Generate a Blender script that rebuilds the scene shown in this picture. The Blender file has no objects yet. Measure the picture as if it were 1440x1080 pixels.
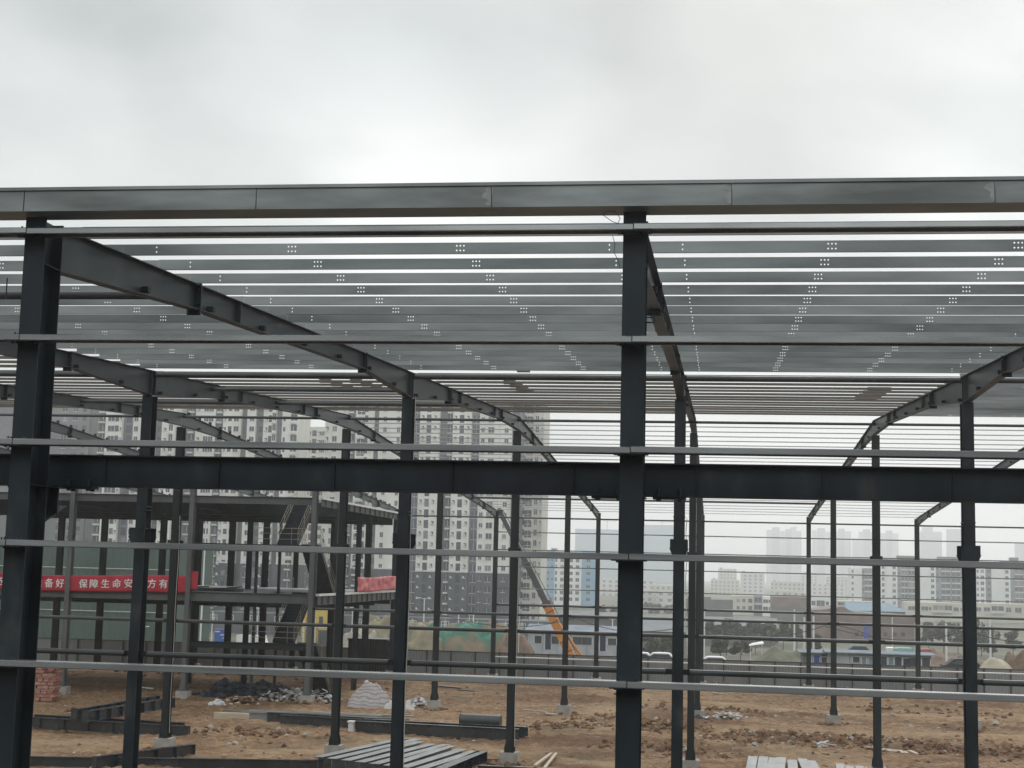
import bpy, math, random
from mathutils import Vector, Matrix, noise
random.seed(7)
S = bpy.context.scene
COL = S.collection
R = math.radians

# ------------------------------------------------------------------ camera
CAM = Vector((8.484912, -17.51832, 7.550696))
YAW, PITCH, ROLL, FPX = -0.1384587, 0.1237489, 0.0247029, 2089.423
FW = Vector((math.sin(YAW)*math.cos(PITCH), math.cos(YAW)*math.cos(PITCH), math.sin(PITCH)))
_rt = Vector((math.cos(YAW), -math.sin(YAW), 0)); _up = _rt.cross(FW)
RT = _rt*math.cos(ROLL) + _up*math.sin(ROLL)
UP = -_rt*math.sin(ROLL) + _up*math.cos(ROLL)
cd = bpy.data.cameras.new('camera'); co = bpy.data.objects.new('camera', cd); COL.objects.link(co)
m = Matrix((RT, UP, -FW)).transposed().to_4x4(); m.translation = CAM
co.matrix_world = m
cd.sensor_width = 36; cd.lens = FPX/1440*36; cd.clip_start = 0.1; cd.clip_end = 9000
S.camera = co

def ray(px, py): return FW + RT*((px-720)/FPX) - UP*((py-540)/FPX)
def at(px, py, Y):
    """point of the place seen at photo pixel px,py that stands at distance Y"""
    d = ray(px, py); return CAM + d*((Y-CAM.y)/d.y)
def ground_at(px, py, z=-0.5):
    d = ray(px, py); return CAM + d*((z-CAM.z)/d.z)
def pix(p):
    d = Vector(p)-CAM; z = d.dot(FW)
    return 720+FPX*d.dot(RT)/z, 540-FPX*d.dot(UP)/z
def seen(p0, p1, pad=40):
    a, b = pix(p0), pix(p1)
    return not (max(a[0], b[0]) < -pad or min(a[0], b[0]) > 1440+pad or min(a[1], b[1]) > 1080+pad)

# ------------------------------------------------------------------ materials
def newmat(name):
    mt = bpy.data.materials.new(name); mt.use_nodes = True
    nt = mt.node_tree; b = nt.nodes['Principled BSDF']; return mt, nt, b
def N(nt, t, **kw):
    n = nt.nodes.new(t)
    for k, v in kw.items(): setattr(n, k, v)
    return n
def rgba(c): return (c[0], c[1], c[2], 1)
def mat(name, c1, c2=None, scale=1.0, rough=.6, metal=0.0, stretch=(1, 1, 1), lo=.35, hi=.65, bump=0, bscale=20, c3=None, detail=6, rvar=0, spec=.5):
    mt, nt, b = newmat(name)
    b.inputs['Roughness'].default_value = rough; b.inputs['Metallic'].default_value = metal
    b.inputs['Specular IOR Level'].default_value = spec
    if c2 is None: c2 = tuple(x*.8 for x in c1)
    g = N(nt, 'ShaderNodeNewGeometry'); mp = N(nt, 'ShaderNodeMapping'); mp.inputs['Scale'].default_value = stretch
    nt.links.new(g.outputs['Position'], mp.inputs['Vector'])
    no = N(nt, 'ShaderNodeTexNoise'); no.inputs['Scale'].default_value = scale; no.inputs['Detail'].default_value = detail
    nt.links.new(mp.outputs[0], no.inputs['Vector'])
    cr = N(nt, 'ShaderNodeValToRGB'); cr.color_ramp.elements[0].position = lo; cr.color_ramp.elements[1].position = hi
    cr.color_ramp.elements[0].color = rgba(c1); cr.color_ramp.elements[1].color = rgba(c2)
    if c3:
        e = cr.color_ramp.elements.new(min(.98, hi+.12)); e.color = rgba(c3)
    nt.links.new(no.outputs['Fac'], cr.inputs['Fac']); nt.links.new(cr.outputs['Color'], b.inputs['Base Color'])
    if rvar:
        mr = N(nt, 'ShaderNodeMapRange'); mr.inputs['To Min'].default_value = rough-rvar; mr.inputs['To Max'].default_value = rough+rvar
        nt.links.new(no.outputs['Fac'], mr.inputs['Value']); nt.links.new(mr.outputs[0], b.inputs['Roughness'])
    if bump:
        n2 = N(nt, 'ShaderNodeTexNoise'); n2.inputs['Scale'].default_value = bscale; n2.inputs['Detail'].default_value = 5
        nt.links.new(g.outputs['Position'], n2.inputs['Vector'])
        bp = N(nt, 'ShaderNodeBump'); bp.inputs['Strength'].default_value = bump; bp.inputs['Distance'].default_value = .05
        nt.links.new(n2.outputs['Fac'], bp.inputs['Height']); nt.links.new(bp.outputs[0], b.inputs['Normal'])
    return mt
M = {}
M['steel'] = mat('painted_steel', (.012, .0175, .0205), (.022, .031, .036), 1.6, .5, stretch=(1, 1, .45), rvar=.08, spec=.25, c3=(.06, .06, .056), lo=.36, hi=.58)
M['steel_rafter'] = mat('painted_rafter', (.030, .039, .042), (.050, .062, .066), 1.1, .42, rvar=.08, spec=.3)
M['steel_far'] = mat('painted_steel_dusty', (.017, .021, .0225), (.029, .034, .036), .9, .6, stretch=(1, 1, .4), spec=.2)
M['steel_blue'] = mat('painted_steel_new', (.022, .031, .038), (.038, .050, .060), .8, .27, rvar=.05, spec=.8)
M['plate_pale'] = mat('grey_primer_steel', (.15, .16, .157), (.23, .245, .24), 1.1, .55, stretch=(2, .6, 1), c3=(.28, .26, .22))
M['galv'] = mat('galvanised_purlin', (.19, .202, .203), (.42, .438, .436), .6, .38, .5, stretch=(.5, 2.4, 2.4), lo=.32, hi=.68, rvar=.1)
M['galv_flat'] = mat('galvanised_purlin_loose', (.12, .105, .088), (.20, .175, .15), .6, .5, .2, stretch=(.4, 2, 2))
M['galv_thin'] = mat('galvanised_batten', (.42, .43, .43), (.52, .53, .53), .6, .5, .2)
M['girt'] = mat('galvanised_girt', (.38, .39, .39), (.60, .61, .60), 1.3, .22, .85, stretch=(.4, 2, 3), rvar=.06)
M['gutter'] = mat('galvanised_gutter', (.12, .13, .125), (.34, .36, .35), .9, .36, .6, stretch=(.55, 1, 2.6), lo=.32, hi=.68, rvar=.1, c3=(.42, .43, .41))
M['seam'] = mat('seam_patch', (.34, .35, .34), (.26, .27, .26), 12, .6, .2)
M['tube'] = mat('painted_tube', (.028, .032, .032), (.06, .065, .065), .8, .42)
M['concrete'] = mat('concrete', (.30, .28, .25), (.42, .40, .36), 2.2, .9, bump=.3)
M['soil_lump'] = mat('clay_lump', (.115, .06, .034), (.28, .165, .09), 1.6, .95, bump=.4, bscale=14)
M['stone'] = mat('pale_stone', (.28, .25, .20), (.44, .40, .34), 3, .9)
M['rust'] = mat('rusty_iron', (.09, .04, .025), (.16, .08, .05), 5, .9)
M['rope'] = mat('rope', (.42, .40, .36), (.55, .52, .46), 8, .8)
M['fence'] = mat('grey_hoarding', (.20, .21, .208), (.27, .28, .275), .35, .5, stretch=(1, 1, .6))
M['fence_post'] = mat('dark_post', (.035, .036, .036), (.05, .05, .05), 2, .6)
M['red'] = mat('red_banner', (.34, .015, .03), (.45, .028, .05), 1.2, .7)
M['pink'] = mat('faded_red_cloth', (.55, .12, .13), (.68, .24, .24), 1.5, .7)
M['white_ink'] = mat('white_ink', (.72, .66, .64), (.8, .75, .73), 6, .7)
M['rail'] = mat('galvanised_rail', (.28, .25, .19), (.38, .34, .27), 4, .5)
M['deck'] = mat('floor_deck', (.22, .23, .23), (.34, .35, .35), .8, .6)
M['wood'] = mat('pale_timber', (.45, .36, .26), (.6, .5, .38), 3, .8, stretch=(.5, 6, 6))
M['tarp'] = mat('striped_tarpaulin', (.5, .45, .42), (.66, .62, .6), 1.6, .8, c3=(.42, .46, .52))
M['rag'] = mat('grey_rags', (.35, .33, .32), (.6, .58, .57), 2.4, .9)
M['black'] = mat('black_sheeting', (.012, .014, .016), (.03, .033, .036), 1.8, .55)
M['navy'] = mat('navy_panel', (.015, .02, .05), (.02, .03, .075), 1, .5)
M['orange'] = mat('orange_paint', (.50, .17, .02), (.62, .24, .035), .8, .45)
M['boom_grey'] = mat('dark_boom', (.05, .055, .056), (.075, .08, .08), .7, .45)
M['yellow'] = mat('yellow_wall', (.62, .42, .08), (.7, .5, .12), 1, .7)
M['blue_sign'] = mat('blue_sign', (.02, .09, .32), (.03, .11, .38), 1, .5)
M['blue_roof'] = mat('pale_blue_roof', (.19, .28, .34), (.25, .34, .40), .6, .85, stretch=(4, 1, 1), spec=.1)
M['hut'] = mat('white_hut_panel', (.36, .37, .38), (.46, .47, .48), .8, .6)
M['hut_roof'] = mat('hut_roof', (.2, .23, .26), (.28, .31, .34), .8, .95, spec=.1)
M['glass'] = mat('dark_window_glass', (.035, .042, .05), (.09, .1, .115), .25, .25)
M['glass_blue'] = mat('blue_window_glass', (.06, .085, .12), (.12, .15, .2), .3, .25)
M['curtain'] = mat('curtained_window', (.15, .155, .155), (.3, .3, .29), .4, .4)
M['frame'] = mat('white_window_frame', (.6, .6, .58), (.7, .7, .68), 2, .6)
M['white_wall'] = mat('cream_render', (.66, .64, .57), (.83, .81, .75), .3, .9, stretch=(1, 1, .25), lo=.3, hi=.6)
M['warm_wall'] = mat('beige_render', (.60, .57, .50), (.7, .67, .6), .15, .9)
M['grey_wall'] = mat('slate_grey_render', (.07, .08, .09), (.12, .132, .146), .3, .9, stretch=(1, 1, .3))
M['grey_strip'] = mat('grey_balcony_strip', (.085, .095, .11), (.17, .18, .2), .22, .85)
M['raw_wall'] = mat('raw_grey_block', (.16, .165, .17), (.22, .225, .23), .1, .95)
M['blue_wall'] = mat('pale_blue_render', (.21, .38, .53), (.26, .43, .57), .1, .9)
M['white2'] = mat('white_render', (.76, .76, .74), (.84, .84, .82), .12, .9)
M['cream2'] = mat('old_cream_render', (.52, .49, .40), (.62, .59, .5), .1, .9)
M['bal_grey'] = mat('blue_grey_balcony', (.16, .19, .22), (.24, .27, .3), .15, .8)
M['brown_wall'] = mat('brown_brick_wall', (.17, .12, .10), (.24, .175, .15), .3, .95)
M['dark_wall'] = mat('dark_grey_wall', (.13, .13, .125), (.17, .17, .16), .3, .95)
M['roof_grey'] = mat('grey_sheet_roof', (.13, .145, .16), (.18, .19, .2), .4, .8)
M['green_net'] = mat('green_safety_net', (.030, .066, .050), (.052, .092, .073), .12, .9, c3=(.07, .078, .072))
M['green_bright'] = mat('green_dust_net', (.07, .30, .19), (.14, .38, .25), .3, .9)
M['heap'] = mat('earth_heap', (.2, .16, .11), (.34, .30, .2), .8, .95, c3=(.17, .24, .14), bump=1, bscale=2.5)
M['heap_red'] = mat('red_earth_heap', (.15, .10, .07), (.26, .19, .14), .9, .95, bump=1, bscale=2.5)
M['green_mix'] = mat('dust_net_over_earth', (.26, .2, .14), (.06, .19, .13), .35, .9, lo=.42, hi=.54, c3=(.12, .27, .2), bump=1, bscale=2.2)
M['scrub'] = mat('grassy_scrub', (.12, .125, .085), (.2, .195, .14), .5, .95, bump=.4)
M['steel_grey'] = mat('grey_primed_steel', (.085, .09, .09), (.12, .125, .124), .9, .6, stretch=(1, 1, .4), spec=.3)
M['sand'] = mat('cream_sheeting', (.38, .33, .24), (.48, .43, .32), .5, .9)
M['leaf'] = mat('foliage', (.05, .058, .04), (.09, .10, .068), .6, .9)
M['leaf2'] = mat('foliage_pale', (.085, .095, .055), (.14, .15, .09), .6, .9)
M['bark'] = mat('bark', (.09, .075, .06), (.14, .12, .1), 3, .95)
M['white_metal'] = mat('white_painted_metal', (.68, .68, .66), (.76, .76, .74), 2, .5)
M['teal'] = mat('teal_sheet', (.2, .42, .38), (.3, .5, .45), 1, .8)
M['blue_tarp'] = mat('blue_tarp', (.05, .09, .32), (.08, .13, .4), 2, .7)
M['rubber'] = mat('rubber', (.02, .02, .02), (.03, .03, .03), 4, .8)
M['car_paint'] = mat('white_car_paint', (.7, .7, .7), (.75, .75, .75), 1, .3)
M['cable'] = mat('black_cable', (.03, .03, .03), (.04, .04, .04), 2, .6)
M['dkroof'] = mat('dark_red_roof', (.30, .08, .07), (.4, .14, .12), 1, .8)

def facade(name, wall, glass, px_, pz_, fx=.45, fz=.5):
    """wall with a regular grid of windows (for towers so far off that a window is under a pixel or two)"""
    mt, nt, b = newmat(name); b.inputs['Roughness'].default_value = .85
    g = N(nt, 'ShaderNodeNewGeometry'); sp = N(nt, 'ShaderNodeSeparateXYZ'); nt.links.new(g.outputs['Position'], sp.inputs[0])
    def band(sock, pitch, frac):
        d = N(nt, 'ShaderNodeMath', operation='DIVIDE'); d.inputs[1].default_value = pitch; nt.links.new(sock, d.inputs[0])
        f = N(nt, 'ShaderNodeMath', operation='FRACT'); nt.links.new(d.outputs[0], f.inputs[0])
        l = N(nt, 'ShaderNodeMath', operation='LESS_THAN'); l.inputs[1].default_value = frac; nt.links.new(f.outputs[0], l.inputs[0]); return l
    ad = N(nt, 'ShaderNodeMath', operation='ADD'); nt.links.new(sp.outputs[0], ad.inputs[0]); nt.links.new(sp.outputs[1], ad.inputs[1])
    a = band(ad.outputs[0], px_, fx); c = band(sp.outputs[2], pz_, fz)
    mu = N(nt, 'ShaderNodeMath', operation='MULTIPLY'); nt.links.new(a.outputs[0], mu.inputs[0]); nt.links.new(c.outputs[0], mu.inputs[1])
    mx = N(nt, 'ShaderNodeMix', data_type='RGBA'); nt.links.new(mu.outputs[0], mx.inputs['Factor'])
    mx.inputs['A'].default_value = rgba(wall); mx.inputs['B'].default_value = rgba(glass)
    nt.links.new(mx.outputs['Result'], b.inputs['Base Color']); return mt
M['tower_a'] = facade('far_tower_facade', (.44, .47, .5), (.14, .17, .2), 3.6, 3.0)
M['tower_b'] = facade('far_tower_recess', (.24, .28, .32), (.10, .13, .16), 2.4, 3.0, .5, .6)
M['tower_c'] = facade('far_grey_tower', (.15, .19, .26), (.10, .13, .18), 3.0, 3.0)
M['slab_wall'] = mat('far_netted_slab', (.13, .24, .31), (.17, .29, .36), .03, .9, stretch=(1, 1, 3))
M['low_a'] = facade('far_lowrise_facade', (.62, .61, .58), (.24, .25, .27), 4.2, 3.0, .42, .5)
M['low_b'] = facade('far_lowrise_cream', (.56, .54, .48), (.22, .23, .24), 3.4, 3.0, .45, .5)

# clay ground: several scales of colour, tracks drawn out along the wheel ruts
def clay():
    mt, nt, b = newmat('brown_clay'); b.inputs['Roughness'].default_value = .95; b.inputs['Specular IOR Level'].default_value = .2
    g = N(nt, 'ShaderNodeNewGeometry')
    def noi(scale, stretch, detail=8, rough=.6):
        mp = N(nt, 'ShaderNodeMapping'); mp.inputs['Scale'].default_value = stretch; nt.links.new(g.outputs['Position'], mp.inputs['Vector'])
        n = N(nt, 'ShaderNodeTexNoise'); n.inputs['Scale'].default_value = scale; n.inputs['Detail'].default_value = detail; n.inputs['Roughness'].default_value = rough
        nt.links.new(mp.outputs[0], n.inputs['Vector']); return n
    def ramp(n, stops):
        cr = N(nt, 'ShaderNodeValToRGB'); el = cr.color_ramp.elements
        el[0].position, el[0].color = stops[0][0], rgba(stops[0][1]); el[1].position, el[1].color = stops[1][0], rgba(stops[1][1])
        for p, c in stops[2:]: e = el.new(p); e.color = rgba(c)
        nt.links.new(n.outputs['Fac'], cr.inputs['Fac']); return cr
    big = ramp(noi(.11, (.7, 1, 1), 6), [(.36, (.20, .108, .054)), (.5, (.31, .185, .095)), (.64, (.39, .26, .145))])
    streak = ramp(noi(.5, (.35, 1.5, 1), 7, .65), [(.38, (.095, .055, .032)), (.5, (.28, .168, .088)), (.64, (.47, .33, .2))])
    fine = ramp(noi(3.2, (1, 1, 1), 9, .7), [(.40, (.08, .047, .029)), (.51, (.25, .152, .084)), (.62, (.42, .30, .185))])
    green = noi(.16, (1, 1, 1), 4)
    def mix(f, a, c, typ='MIX'):
        mx = N(nt, 'ShaderNodeMix', data_type='RGBA', blend_type=typ); mx.inputs['Factor'].default_value = f
        nt.links.new(a, mx.inputs['A']); nt.links.new(c, mx.inputs['B']); return mx.outputs['Result']
    c = mix(.58, big.outputs[0], streak.outputs[0]); c = mix(.55, c, fine.outputs[0])
    for nm, c_, f_ in (('track', (.45, .32, .19), .62), ('torn', (.145, .078, .045), .75)):
        an = N(nt, 'ShaderNodeAttribute', attribute_name=nm); sc = N(nt, 'ShaderNodeMath', operation='MULTIPLY'); sc.inputs[1].default_value = f_; nt.links.new(an.outputs['Fac'], sc.inputs[0])
        t_ = N(nt, 'ShaderNodeMix', data_type='RGBA'); nt.links.new(sc.outputs[0], t_.inputs['Factor']); nt.links.new(c, t_.inputs['A']); t_.inputs['B'].default_value = rgba(c_); c = t_.outputs['Result']
    # dull olive-grey wet patches
    gr = N(nt, 'ShaderNodeMapRange'); gr.inputs['From Min'].default_value = .52; gr.inputs['From Max'].default_value = .66; gr.inputs['To Max'].default_value = .55
    nt.links.new(green.outputs['Fac'], gr.inputs['Value'])
    mx = N(nt, 'ShaderNodeMix', data_type='RGBA'); nt.links.new(gr.outputs[0], mx.inputs['Factor']); nt.links.new(c, mx.inputs['A']); mx.inputs['B'].default_value = (.12, .095, .058, 1)
    # outside the hoarding: scrub and asphalt
    sp = N(nt, 'ShaderNodeSeparateXYZ'); nt.links.new(g.outputs['Position'], sp.inputs[0])
    fy = N(nt, 'ShaderNodeMapRange'); fy.inputs['From Min'].default_value = 96; fy.inputs['From Max'].default_value = 99; nt.links.new(sp.outputs[1], fy.inputs['Value'])
    scr = ramp(noi(.05, (1, 1, 1), 8), [(.4, (.10, .11, .075)), (.55, (.17, .16, .12)), (.68, (.24, .21, .17))])
    m2 = N(nt, 'ShaderNodeMix', data_type='RGBA'); nt.links.new(fy.outputs[0], m2.inputs['Factor']); nt.links.new(mx.outputs['Result'], m2.inputs['A']); nt.links.new(scr.outputs[0], m2.inputs['B'])
    fn = N(nt, 'ShaderNodeMapRange'); fn.inputs['From Min'].default_value = 36; fn.inputs['From Max'].default_value = 29; nt.links.new(sp.outputs[1], fn.inputs['Value'])  # unseen near ground, darkened to cut the light bounced onto undersides
    m4 = N(nt, 'ShaderNodeMix', data_type='RGBA'); nt.links.new(fn.outputs[0], m4.inputs['Factor']); nt.links.new(m2.outputs['Result'], m4.inputs['A']); m4.inputs['B'].default_value = (.075, .058, .042, 1)
    nt.links.new(m4.outputs['Result'], b.inputs['Base Color'])
    bp = N(nt, 'ShaderNodeBump'); bp.inputs['Strength'].default_value = 1; bp.inputs['Distance'].default_value = .22
    n5 = noi(2.6, (1, 1, 1), 8, .65); nt.links.new(n5.outputs['Fac'], bp.inputs['Height']); nt.links.new(bp.outputs[0], b.inputs['Normal'])
    return mt
M['clay'] = clay()
def bricks():
    mt, nt, b = newmat('red_bricks'); b.inputs['Roughness'].default_value = .9
    t = N(nt, 'ShaderNodeTexBrick'); t.inputs['Scale'].default_value = 1; t.inputs['Brick Width'].default_value = .34; t.inputs['Row Height'].default_value = .17
    t.inputs['Mortar Size'].default_value = .012
    t.inputs['Color1'].default_value = (.36, .15, .11, 1); t.inputs['Color2'].default_value = (.48, .28, .22, 1); t.inputs['Mortar'].default_value = (.12, .07, .05, 1)
    g = N(nt, 'ShaderNodeNewGeometry'); mp = N(nt, 'ShaderNodeMapping'); mp.inputs['Rotation'].default_value = (R(90), 0, 0)
    nt.links.new(g.outputs['Position'], mp.inputs['Vector']); nt.links.new(mp.outputs[0], t.inputs['Vector'])
    nt.links.new(t.outputs['Color'], b.inputs['Base Color']); return mt
M['brick'] = bricks()

# ------------------------------------------------------------------ mesh helpers
class MB:
    def __init__(s): s.v = []; s.f = []; s.mi = []; s.sm = []
    def poly(s, pts, mi=0, smooth=False):
        b = len(s.v); s.v += [tuple(p) for p in pts]; s.f.append(tuple(range(b, b+len(pts)))); s.mi.append(mi); s.sm.append(smooth)
    def hexa(s, p, mi=0):
        """p: 8 corners, 0-3 bottom ring, 4-7 top ring"""
        b = len(s.v); s.v += [tuple(q) for q in p]
        for f in ((3, 2, 1, 0), (4, 5, 6, 7), (0, 1, 5, 4), (1, 2, 6, 5), (2, 3, 7, 6), (3, 0, 4, 7)):
            s.f.append(tuple(b+i for i in f)); s.mi.append(mi); s.sm.append(False)
    def box(s, x0, x1, y0, y1, z0, z1, mi=0):
        s.hexa([(x0, y0, z0), (x1, y0, z0), (x1, y1, z0), (x0, y1, z0), (x0, y0, z1), (x1, y0, z1), (x1, y1, z1), (x0, y1, z1)], mi)
    def bar(s, p0, p1, w, h, mi=0, up=(0, 0, 1)):
        p0, p1 = Vector(p0), Vector(p1); d = (p1-p0).normalized(); u = Vector(up)
        if abs(d.dot(u)) > .98: u = Vector((0, 1, 0))
        a = d.cross(u).normalized()*w/2; c = a.cross(d).normalized()*h/2
        s.hexa([p0-a-c, p0+a-c, p1+a-c, p1-a-c, p0-a+c, p0+a+c, p1+a+c, p1-a+c], mi)
    def tube(s, p0, p1, r, n=12, mi=0, r1=None, caps=True):
        p0, p1 = Vector(p0), Vector(p1); d = (p1-p0).normalized(); u = Vector((0, 0, 1)) if abs(d.z) < .9 else Vector((1, 0, 0))
        a = d.cross(u).normalized(); c = d.cross(a); r1 = r if r1 is None else r1; b = len(s.v)
        for k in range(n):
            t = 2*math.pi*k/n; o = a*math.cos(t)+c*math.sin(t); s.v.append(tuple(p0+o*r)); s.v.append(tuple(p1+o*r1))
        for k in range(n):
            i, j = b+2*k, b+2*((k+1) % n); s.f.append((i, j, j+1, i+1)); s.mi.append(mi); s.sm.append(True)
        if caps:
            for e in (0, 1):
                b2 = len(s.v); s.v += [s.v[b+2*k+e] for k in range(n)]
                s.f.append(tuple(b2+k for k in (range(n) if e == 0 else reversed(range(n))))); s.mi.append(mi); s.sm.append(False)
    def path(s, pts, r, n=6, mi=0):
        for a, b in zip(pts, pts[1:]): s.tube(a, b, r, n, mi)
    def extrude(s, prof, axis, a, b, mi=0):
        """prof: closed 2-D outline; axis 'x': (y,z) outline run from x=a to x=b"""
        P = (lambda u, v, w: (w, u, v)) if axis == 'x' else (lambda u, v, w: (u, w, v)) if axis == 'y' else (lambda u, v, w: (u, v, w))
        n = len(prof); i = len(s.v)
        for w in (a, b): s.v += [P(u, v, w) for u, v in prof]
        s.f.append(tuple(range(i, i+n))); s.mi.append(mi); s.sm.append(False)
        s.f.append(tuple(reversed(range(i+n, i+2*n)))); s.mi.append(mi); s.sm.append(False)
        for k in range(n):
            q = (k+1) % n; s.f.append((i+k, i+n+k, i+n+q, i+q)); s.mi.append(mi); s.sm.append(False)
    def mesh(s, name, mats, off=(0, 0, 0)):
        me = bpy.data.meshes.new(name); o = Vector(off)
        me.from_pydata([tuple(Vector(q)-o) for q in s.v], [], s.f)
        for mm in (mats if isinstance(mats, (list, tuple)) else [mats]): me.materials.append(mm)
        me.polygons.foreach_set('material_index', s.mi); me.polygons.foreach_set('use_smooth', s.sm); me.update(); return me
    def build(s, name, mats, parent=None):
        if parent is None:
            xs = [q[0] for q in s.v]; ys = [q[1] for q in s.v]; zs = [q[2] for q in s.v]
            o = ((min(xs)+max(xs))/2, (min(ys)+max(ys))/2, min(zs))
            ob = bpy.data.objects.new(name, s.mesh(name, mats, o)); ob.location = o
        else:
            ob = bpy.data.objects.new(name, s.mesh(name, mats, wloc(parent))); ob.parent = parent
        COL.objects.link(ob); return ob
def wloc(o):
    l = Vector(o.location)
    while o.parent: o = o.parent; l += o.location
    return l
def tag(o, label=None, cat=None, group=None, kind=None):
    if label: o['label'] = label
    if cat: o['category'] = cat
    if group: o['group'] = group
    if kind or cat: o['kind'] = kind or 'thing'
    return o
def thing(name, label, cat, loc, group=None):
    o = bpy.data.objects.new(name, None); o.empty_display_size = .2; o.location = loc; COL.objects.link(o); return tag(o, label, cat, group)
def inst(name, me, parent=None, loc=(0, 0, 0), rot=None):
    o = bpy.data.objects.new(name, me); o.location = loc
    if rot: o.rotation_euler = rot
    if parent: o.parent = parent
    COL.objects.link(o); return o
def dup(root, loc, label, group=None):
    r = root.copy(); COL.objects.link(r); r.location = loc; r['label'] = label
    if group: r['group'] = group
    for ch in root.children:
        c = ch.copy(); COL.objects.link(c); c.parent = r
        for g in ch.children:
            d = g.copy(); COL.objects.link(d); d.parent = c
    return r
ORD = ['first', 'second', 'third', 'fourth', 'fifth', 'sixth', 'seventh', 'eighth', 'ninth', 'tenth', 'eleventh', 'twelfth', 'thirteenth', 'fourteenth', 'fifteenth', 'sixteenth', 'seventeenth', 'eighteenth', 'nineteenth', 'twentieth'] + ['twenty-'+x for x in ('first', 'second', 'third', 'fourth', 'fifth', 'sixth', 'seventh', 'eighth', 'ninth')] + ['thirtieth', 'thirty-first', 'thirty-second']

# ------------------------------------------------------------------ ground
D = 22.6907; W = 7.5
def sstep(a, b, x): t = max(0, min(1, (x-a)/(b-a))); return t*t*(3-2*t)
RUTS = [((2.5, 70), (5.0, 63), (9.5, 57.5), (13, 53), (15, 47), (16, 36)), ((-12, 62), (-4, 60.5), (6, 61), (16, 63.5), (26, 66)), ((-22, 46.5), (-14, 46), (-9, 47.5), (-6, 52.2), (-1, 60), (3, 72), (4, 90)), ((8, 78), (16, 75), (26, 74)), ((-3, 50.5), (3, 47.5), (8, 45), (14, 40))]
def rut(x, y):
    d = 9
    for r in RUTS:
        for (ax, ay), (bx, by) in zip(r, r[1:]):
            ux, uy = bx-ax, by-ay; t = max(0, min(1, ((x-ax)*ux+(y-ay)*uy)/(ux*ux+uy*uy))); d = min(d, math.hypot(x-ax-ux*t, y-ay-uy*t))
            if d < .01: return 0
    return d
def gz(x, y):
    z = -.56
    if y < 97.5:
        f = sstep(30, 36, y)*sstep(97.5, 93, y)
        p = Vector((x*.16, y*.22, 0)); z += f*.16*noise.noise(p)
        z += f*.10*noise.noise(Vector((x*.45+9, y*.9, 3)))
        r = noise.noise(Vector((x*.09+4, y*.12, 8)))          # where the digger has torn the ground up
        k = sstep(.0, .35, r)
        z += f*(.08+.17*k)*abs(noise.noise(Vector((x*1.5, y*1.7, 1))))
        z += f*(.05+.09*k)*noise.noise(Vector((x*3.1, y*3.3, 5)))
        if f > 0:
            d = rut(x, y)
            if d < 2: z += f*(-.13*math.exp(-((d-.85)/.28)**2)+.07*math.exp(-((d-1.4)/.25)**2)+.05*math.exp(-(d/.4)**2))*(.6+.6*noise.noise(Vector((x*.4, y*.4, 12))))
        z += f*.10*sstep(90, 95, y)*max(0, noise.noise(Vector((x*.5, 1, 2)))+.3)
    else:
        z += -8.6*sstep(99, 190, y) + sstep(110, 160, y)*1.2*noise.noise(Vector((x*.02, y*.02, 2)))
    return z
def lines(a, b, fine, lo, hi, g=1.35):
    r = [a+(b-a)*i/round((b-a)/fine) for i in range(round((b-a)/fine)+1)]; st = fine; q = a
    while q > lo: st *= g; q -= st; r.insert(0, max(q, lo))
    st = fine; q = b
    while q < hi: st *= g; q += st; r.append(min(q, hi))
    return r
gx = lines(-36, 28, .22, -1900, 1900); gy = lines(36, 97.4, .22, -40, 3300)
gv = [(x, y, gz(x, y)) for y in gy for x in gx]; nx = len(gx)
gf = [(j*nx+i, j*nx+i+1, (j+1)*nx+i+1, (j+1)*nx+i) for j in range(len(gy)-1) for i in range(nx-1)]
me = bpy.data.meshes.new('ground'); me.from_pydata(gv, [], gf); me.materials.append(M['clay'])
at_ = me.attributes.new('track', 'FLOAT', 'POINT'); tv = []
at2 = me.attributes.new('torn', 'FLOAT', 'POINT'); t2 = []
CH = [(930, 1025, 2.2), (880, 1013, 2.6), (1120, 1038, 3.6), (1190, 1040, 3), (1060, 1035, 2.2), (1330, 1050, 3.6), (1420, 1060, 3), (790, 1022, 2.4), (640, 947, 3.6), (1120, 958, 6), (1020, 958, 6), (260, 945, 6), (950, 1055, 2.6), (1270, 1040, 2.5), (120, 945, 5), (820, 1060, 2.6), (700, 1050, 1.8)]
CHP = [(ground_at(a, b), c) for a, b, c in CH]
for (x, y, z) in gv:
    if not (-36 < x < 28 and 36 < y < 97.4): tv.append(0); t2.append(0); continue
    d = rut(x, y); n_ = noise.noise(Vector((x*.35, y*.35, 21)))
    tv.append(max(0, min(1, math.exp(-(d/1.7)**2)*(.85+.9*n_))))
    r = noise.noise(Vector((x*.09+4, y*.12, 8)))+.45*noise.noise(Vector((x*.5, y*.6, 3))); k = sstep(.05, .4, r)
    for p, c in CHP: k = max(k, math.exp(-((x-p.x)/c)**2-((y-p.y)/(c*.6))**2)*(.75+.8*noise.noise(Vector((x*.9, y*.9, 6)))))
    t2.append(max(0, min(1, k))*(1-.6*tv[-1]))
at_.data.foreach_set('value', tv); at2.data.foreach_set('value', t2)
me.polygons.foreach_set('use_smooth', [True]*len(gf)); me.update()
go = bpy.data.objects.new('ground', me); COL.objects.link(go); go['kind'] = 'structure'

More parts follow.
